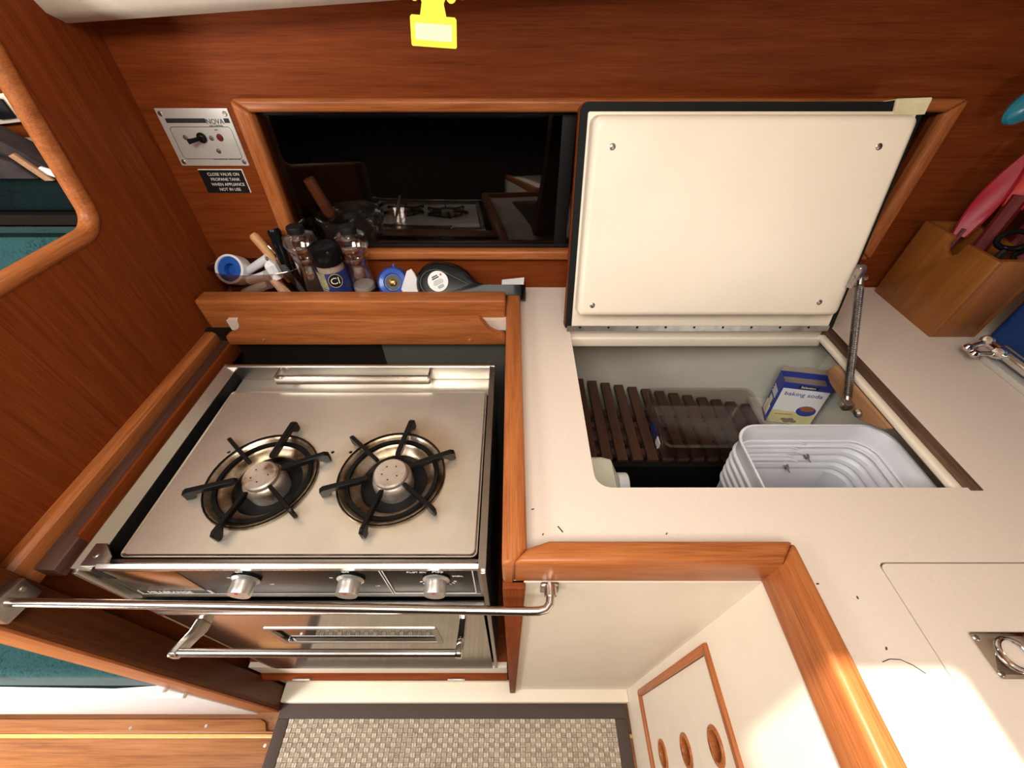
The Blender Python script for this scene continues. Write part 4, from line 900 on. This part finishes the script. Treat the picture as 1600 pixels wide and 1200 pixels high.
# things behind the dark panes
pn = thing('saucepan', 'dark saucepan with upright wooden handle behind the dark pane', 'saucepan', (-0.375, 0.92, 0.975))
zsh = 0.974
B().lathe([(0, 0), (0.062, 0), (0.066, 0.004), (0.068, 0.060), (0.070, 0.061), (0.066, 0.061), (0.063, 0.006), (0, 0.006)], 32, Matrix.Translation((-0.375, 0.925, zsh))).done('pan', 'pan_grey', pn)
B().tube([(-0.395, 0.875, zsh + 0.075), (-0.398, 0.872, zsh + 0.085), (-0.415, 0.868, zsh + 0.150)], [0.011, 0.0125, 0.0115], 10).done('handle', 'handle_brown', pn)
gb = thing('glass_bowl', 'patterned clear glass bowls nested behind the dark pane', 'bowl', (-0.265, 0.91, 0.975))
for q in range(3):
    B().lathe([(0.020, q * 0.014), (0.036, 0.012 + q * 0.014), (0.046, 0.034 + q * 0.014), (0.047, 0.035 + q * 0.014), (0.044, 0.034 + q * 0.014), (0.034, 0.014 + q * 0.014)], 28, Matrix.Translation((-0.265, 0.905, zsh))).done('bowl', 'clear_plastic', gb)
wk = rod('wire_whisk', 'thin wire whisk standing in the glass bowls behind the pane', 'whisk', [(-0.268, 0.905, zsh + 0.045), (-0.240, 0.89, zsh + 0.11)], 0.003, 'screw_steel', 6)

# ---------------------------------------------------------------- right end of the worktop
ub = thing('utensil_box', 'wooden utensil box with a finger notch at the right end', 'utensil holder', (0.885, 0.72, 0.90))
ux0, ux1, uy0, uy1, uz1 = 0.842, 0.934, 0.634, 0.806, 1.064
notch = [(uy1, 0.900), (uy1, uz1), (0.738, uz1)] + [(y, z) for y, z in arc(0.719, uz1 - 0.012, 0.017, 20, -200, 10)] + [(0.700, uz1), (uy0, uz1), (uy0, 0.900)]
B().prism(notch, ux0, ux0 + 0.010, bev=0.001, M=MX).done('side', 'block_z', ub)
B().prism([(uy0, 0.9), (uy1, 0.9), (uy1, uz1), (uy0, uz1)], ux1 - 0.010, ux1, M=MX).done('side', 'block_z', ub)
B().box(ux0 + 0.010, ux1 - 0.010, uy0, uy0 + 0.010, 0.9, uz1, 0.0008).done('end', 'block_z', ub)
B().box(ux0 + 0.010, ux1 - 0.010, uy1 - 0.010, uy1, 0.9, uz1, 0.0008).done('end', 'block_z', ub)
B().box(ux0 + 0.010, ux1 - 0.010, uy0 + 0.010, uy1 - 0.010, 0.9, 0.908).done('bottom', 'block_z', ub)
def paddle(name, label, base, tip, wid, thick, mat, hmat=None, grp=None, f0=0.30, hr=0.0065):
    t = thing(name, label, 'utensil', base, grp)
    b_, p_ = Vector(base), Vector(tip); d = p_ - b_; Ln = d.length
    sd = d.cross(Vector((-0.75, -0.60, 0.30))).normalized()
    Mp = basis(b_, sd, d, sd.cross(d)) if True else None
    # leaf outline along local y
    def ring(k, n): return [(x * k, Ln * 0.45 + (y - Ln * 0.45) * 1.0, n) for x, y in leaf]
    leaf = []
    for i in range(20):
        f = i / 19; y = Ln * (f0 + (1 - f0) * f); leaf.append((wid * (math.sin(PI * (0.17 + 0.80 * f)) ** 0.75), y))
    leaf = leaf + [(-x, y) for x, y in reversed(leaf)]
    B().loft([ring(0.86, -thick), ring(1.0, -thick * 0.5), ring(1.0, thick * 0.5), ring(0.80, thick)], M=Mp).done('blade', mat, t)
    B().tube([b_, b_ + d * (f0 + 0.06)], [hr * 0.8, hr], 10).done('handle', hmat or mat, t)
    return t
paddle('spatula', 'pink-red spatula lowest in the utensil box', (0.858, 0.742, 0.975), (0.925, 0.795, 1.190), 0.0185, 0.005, 'pink_red', 'maroon', 'red kitchen tools in the box', 0.36)
paddle('spatula', 'bright red spatula with fluted blade at the picture edge', (0.885, 0.705, 0.925), (0.975, 0.800, 1.250), 0.024, 0.006, 'red_silicone', 'maroon', 'red kitchen tools in the box', 0.56, 0.014)
paddle('spatula', 'bright red spatula in front of the fluted one', (0.897, 0.672, 0.92), (0.985, 0.745, 1.215), 0.022, 0.006, 'red_silicone', 'maroon', 'red kitchen tools in the box', 0.60, 0.013)
sc = thing('kitchen_scissors', 'black ring handled scissors standing in the utensil box', 'scissors', (0.895, 0.675, 0.912))
Mc = basis((0.893, 0.680, 1.082), (0.35, -0.85, 0.3), (0.25, 0.3, 0.9), (-0.85, -0.35, 0.35))
B().tube([Mc @ Vector((0.021 * math.cos(t), 0.015 * math.sin(t), 0)) for t in [2 * PI * i / 28 for i in range(28)]], 0.0048, 10, True).done('finger_ring', 'black_gloss', sc)
B().tube([Mc @ Vector((0.028 + 0.016 * math.cos(t), -0.024 + 0.012 * math.sin(t), -0.012)) for t in [2 * PI * i / 28 for i in range(28)]], 0.0045, 10, True).done('finger_ring', 'black_gloss', sc)
B().tube([Mc @ Vector((0.0, -0.012, 0)), (0.893, 0.684, 1.00), (0.895, 0.680, 0.914)], [0.006, 0.006, 0.002], 8).done('blade', 'screw_steel', sc)
mr = paddle('ladle_handle', 'maroon handled tool deep in the utensil box', (0.905, 0.655, 0.915), (0.928, 0.668, 1.105), 0.013, 0.005, 'maroon', None, 'red kitchen tools in the box')
tl = thing('teal_spoon', 'glossy teal rounded tool hanging on the dark wall at upper right', 'utensil', (0.90, 0.83, 1.23))
Mq = basis((0.872, 0.806, 1.262), (0.72, 0.03, 0.70), (-0.70, 0.02, 0.72), (0, -1, 0))
B().lathe([(0, -0.012), (0.014, -0.011), (0.024, -0.007), (0.028, 0.0), (0.026, 0.006), (0.018, 0.011), (0.008, 0.0135), (0, 0.014)], 28, Mq, 1.35, 0.86).done('head', 'teal_plastic', tl)
B().tube([Mq @ Vector((0.026, 0, 0)), Mq @ Vector((0.09, 0, 0)), Mq @ Vector((0.145, 0, -0.012))], [0.008, 0.006, 0.007], 10).done('handle', 'teal_plastic', tl)
B().tube([(0.985, 0.862, 1.368), (0.985, 0.815, 1.362), (0.985, 0.806, 1.376)], 0.003, 8).done('hook', 'brass', tl)
bp = thing('blue_tub', 'plain blue plastic tub at the right edge beside the utensil box', 'tub', (1.08, 0.5, 0.90))
tb = lambda g, z: [(x, y, z) for x, y in rrect(0.948 - g, 1.25 + g, 0.30 - g, 0.634 + g, 0.02)]
B().loft([tb(-0.004, 0.900), tb(0, 0.904), tb(0.004, 1.10), tb(0.006, 1.104), tb(0.001, 1.104), tb(-0.006, 0.906)]).done('shell', 'blue_plastic', bp)

fc = thing('galley_faucet', 'chrome faucet with two ball tipped levers at the right edge', 'faucet', (0.905, 0.50, 0.90))
FZ_ = 0.928
B().tube([(0.896, 0.575, FZ_), (0.896, 0.50, FZ_), (0.898, 0.30, FZ_)], 0.0095, 14).done('spout', 'chrome', fc)
B().tube([(0.918, 0.570, FZ_ - 0.004), (0.920, 0.30, FZ_ - 0.004)], 0.0085, 14).done('spout', 'chrome', fc)
B().box(0.884, 0.932, 0.30, 0.565, 0.900, 0.912, 0.003).done('base_strip', 'plate_alu', fc)
for (hx, hy, ex, ey, m_) in ((0.893, 0.583, 0.853, 0.573, 'chrome'), (0.884, 0.548, 0.850, 0.555, 'chrome')):
    lv = B().lathe([(0, -0.010), (0.008, -0.010), (0.011, -0.006), (0.011, 0.006), (0.008, 0.010), (0, 0.011)], 18, align_z((hx, hy, FZ_ + 0.002), (-0.8, -0.2, 0.4))).done('lever_hub', 'chrome', fc)
    B().tube([(hx, hy, FZ_ + 0.002), (ex, ey, FZ_ - 0.004)], [0.0050, 0.0036], 10).done('lever', 'chrome', lv)
    B().lathe([(0, -0.0075), (0.0053, -0.0053), (0.0075, 0), (0.0053, 0.0053), (0, 0.0075)], 14, Matrix.Translation((ex, ey, FZ_ - 0.004))).done('lever_ball', 'chrome', lv)
B().box(0.889, 0.925, 0.555, 0.585, 0.900, 0.926, 0.004).done('pillar', 'chrome', fc)

# yellow tree-shaped freshener hanging in front of the wall
af = thing('air_freshener', 'yellow card air freshener hanging from a string near the top', 'air freshener', (-0.073, 0.475, 1.35))
Ma = basis((-0.0715, 0.478, 1.3608), (1, 0.05, -0.06), (0.06, 0.22, 1), (0, -1, 0.22))
half = [(0.0195, 0.0), (0.0205, 0.001), (0.0205, 0.020), (0.0190, 0.0215), (0.0115, 0.0215), (0.0095, 0.030), (0.0105, 0.032), (0.0115, 0.0335)]
def lobe(cx, cy, r, a0, a1): return arc(cx, cy, r, a0, a1, 6)
half += lobe(0.0160, 0.0350, 0.0045, 200, 360) + lobe(0.0255, 0.0385, 0.0050, 210, 380) + lobe(0.0325, 0.049, 0.005, 220, 420) + [(0.024, 0.060)] + lobe(0.0255, 0.068, 0.0045, 240, 420) + [(0.016, 0.082)] + lobe(0.0165, 0.089, 0.004, 240, 420) + [(0.006, 0.106), (0.004, 0.115), (0.0, 0.118)]
outl = half + [(-x, y) for x, y in reversed(half[:-1])]
B().prism(outl, -0.0007, 0.0007, M=Ma).done('card', 'tag_yellow', af)
B().prism(rrect(-0.0165, 0.0165, 0.0045, 0.0160, 0.001), 0.0007, 0.0011, M=Ma).done('label_patch', 'tag_pale', af)
tpv = Ma @ Vector((0, 0.117, 0))
B().tube([tpv, (tpv.x, tpv.y + 0.001, 1.490), (tpv.x, tpv.y + 0.002, 1.507)], 0.0006, 5).done('string', 'string', af)

# ================================================================ FLOOR MAT
mt = thing('floor_mat', 'woven beige floor mat with a dark brown border', 'mat', (-0.16, -0.15, 0.0))
mx0, mx1, my0, my1 = -0.632, 0.310, -0.75, 0.150
bwd = 0.032
for poly in ([(mx0, my1), (mx1, my1), (mx1, my1 - bwd), (mx0, my1 - bwd)], [(mx0, my0), (mx1, my0), (mx1, my0 + bwd), (mx0, my0 + bwd)],
             [(mx0, my0 + bwd), (mx0 + bwd, my0 + bwd), (mx0 + bwd, my1 - bwd), (mx0, my1 - bwd)], [(mx1 - bwd, my0 + bwd), (mx1, my0 + bwd), (mx1, my1 - bwd), (mx1 - bwd, my1 - bwd)]):
    B().prism(poly, 0.0005, 0.0075, bev=0.002).done('border', 'mat_border', mt)
B().box(mx0 + bwd, mx1 - bwd, my0 + bwd, my1 - bwd, 0.0005, 0.0035).done('backing', 'mat_base', mt)
cols = [[], [], []]
def yarn(cx, cy, w2, l2, h0, h1):
    p = [(-1, -1, 0), (1, -1, 0), (1, 1, 0), (-1, 1, 0), (-0.8, -0.55, 1), (0.8, -0.55, 1), (0.8, 0.55, 1), (-0.8, 0.55, 1)]
    return [(cx + x * w2, cy + y * l2, h1 if z else h0) for x, y, z in p]
random.seed(3)
nx = int((mx1 - mx0 - 2 * bwd) / 0.0135)
px_ = (mx1 - mx0 - 2 * bwd) / nx
r = 0; y = my1 - bwd - 0.004
while y > -0.10:
    for c in range(nx):
        cx = mx0 + bwd + (c + 0.5) * px_
        if (c + r) % 2 == 0:
            k = 1 if random.random() < 0.75 else 0
            for e in (-1, 1): cols[k].append(yarn(cx + e * px_ * 0.23, y + random.uniform(-.0005, .0005), px_ * 0.24, 0.0060, 0.003, 0.0068))
        else:
            k = 0 if random.random() < 0.6 else 2
            for e in (-1, 0, 1): cols[k].append(yarn(cx, y + e * 0.0028, px_ * 0.52, 0.0016, 0.003, 0.0056))
    y -= 0.0095; r += 1
for k in range(3):
    me = bpy.data.meshes.new('weave'); V = []; Fc = []
    org = wloc(mt)
    for q in cols[k]:
        n = len(V); V += [(a - org.x, b_ - org.y, c_ - org.z) for a, b_, c_ in q]
        Fc += [(n + 4, n + 5, n + 6, n + 7), (n, n + 1, n + 5, n + 4), (n + 1, n + 2, n + 6, n + 5), (n + 2, n + 3, n + 7, n + 6), (n + 3, n, n + 4, n + 7)]
    me.from_pydata(V, [], Fc); me.materials.append(MATS['yarn_%d' % k])
    o = bpy.data.objects.new('weave', me); COL.objects.link(o); o.parent = mt; o['kind'] = 'stuff'

# ================================================================ SALOON BEYOND THE BULKHEAD
se = thing('settee_base', 'white settee base beyond the bulkhead', 'settee', (-1.6, 0.35, 0.0))
B().box(-2.9, XB - 0.024, 0.128, 0.76, 0.0, 0.40, 0.004).done('base', 'white_paint', se)
B().box(-2.9, XB - 0.024, 0.122, 0.135, 0.335, 0.350, 0.004).done('moulding', 'white_paint', se)
B().box(-2.9, XB - 0.024, 0.124, 0.76, 0.400, 0.418, 0.006, 3).done('seat_board', 'white_paint', se)
def cushion(name, label, x0, x1, y0, y1, z0, z1, mat, M=I4, bv=0.03, piping=True):
    t = bmesh.new(); bmesh.ops.create_cube(t, size=1)
    for v in t.verts: v.co = ((x0 + x1) / 2 + v.co.x * (x1 - x0), (y0 + y1) / 2 + v.co.y * (y1 - y0), (z0 + z1) / 2 + v.co.z * (z1 - z0))
    bmesh.ops.bevel(t, geom=list(t.edges), offset=bv, segments=4, profile=0.6, affect='EDGES')
    b = B(); b._merge(t, M)
    th = thing(name, label, 'cushion', M @ Vector(((x0 + x1) / 2, (y0 + y1) / 2, z0)))
    b.done('cover', mat, th)
    return th
cu = cushion('seat_cushion', 'teal seat cushion on the settee beyond the bulkhead', -2.2, XB - 0.024, 0.132, 0.66, 0.418, 0.525, 'teal_fabric', bv=0.014)
B().tube([(-2.15, 0.137, 0.428), (-1.4, 0.133, 0.426), (-1.0, 0.135, 0.432), (-0.78, 0.133, 0.426), (-0.70, 0.137, 0.429)], 0.005, 8).done('piping', 'teal_dark', cu)
bkM = Matrix.Translation((0, 0.665, 0.52)) @ Matrix.Rotation(math.radians(-8), 4, 'X')
bc = cushion('back_cushion', 'teal back cushion on the settee seen through the opening', -2.2, XB - 0.026, -0.02, 0.085, 0.0, 0.560, 'teal_fabric', bkM)
B().tube([bkM @ Vector((-2.15, -0.012, 0.552)), bkM @ Vector((-1.2, -0.015, 0.553)), bkM @ Vector((-0.72, -0.012, 0.552))], 0.004, 8).done('piping', 'teal_dark', bc)
sl = thing('saloon_shelf', 'dark shelf ledge behind the teal back cushion', 'shelf', (-1.4, 0.80, 1.05))
B().box(-2.6, XB - 0.024, 0.745, 0.83, 1.080, 1.100, 0.003).done('board', 'dark_void', sl)
cushion('bolster_cushion', 'dark teal bolster lying on the ledge behind the back cushion', -2.0, XB - 0.03, 0.752, 0.818, 1.100, 1.155, 'teal_dark', bv=0.02)
# odds and ends above the settee
bl = thing('folded_blanket', 'dark brown folded blanket heaped on the saloon bolster', 'blanket', (-1.0, 0.79, 1.155))
B().prism([(-1.40, 1.156), (-0.800, 1.156), (-0.825, 1.166), (-0.855, 1.196), (-0.895, 1.228), (-1.05, 1.250), (-1.40, 1.255)], -0.818, -0.775, bev=0.006, M=MY).done('fold', 'blanket', bl)
B().prism([(-1.40, 1.156), (-0.850, 1.156), (-0.872, 1.184), (-0.93, 1.205), (-1.40, 1.215)], -0.776, -0.762, bev=0.004, M=MY).done('fold', 'blanket', bl)
ls = B().prism([(-0.832, 1.156), (-0.816, 1.156), (-0.850, 1.200), (-0.862, 1.196)], -0.761, -0.755, bev=0.001, M=MY).done('wooden_batten', 'ply_y', None); tag(ls, 'pale wooden batten leaning on the brown blanket', 'batten')
wh_ = B().prism([(-0.790, 1.155), (-0.800, 1.155), (-0.838, 1.172), (-0.826, 1.178), (-0.800, 1.170)], -0.762, -0.759, M=MY).done('paper_corner', 'paper_white', None); tag(wh_, 'white paper corner showing at the edge of the bulkhead opening', 'paper')
Mwt = MW @ Matrix.Translation((-0.9, 0.348, 0)) @ Matrix.Rotation(math.radians(5), 4, 'Z')
pl_ = thing('switch_board', 'cream trim board with a small dark panel on the saloon wall', 'trim board', (-0.9, 0.84, 1.22))
B().box(-1.2, 0.21, -0.021, 0.021, 0.001, 0.012, 0.002, M=Mwt).done('board', 'cream_paint', pl_)
B().box(-0.015, 0.018, -0.014, 0.014, 0.012, 0.018, 0.002, M=Mwt).done('panel', 'black_matte', pl_)
p2_ = B().box(-2.0, -0.70, 0.298, 0.304, 0.001, 0.014, 0.002, M=MW).done('thin_batten', 'cream_paint', None); tag(p2_, 'thin cream strip on the saloon wall above the blanket', 'trim strip')
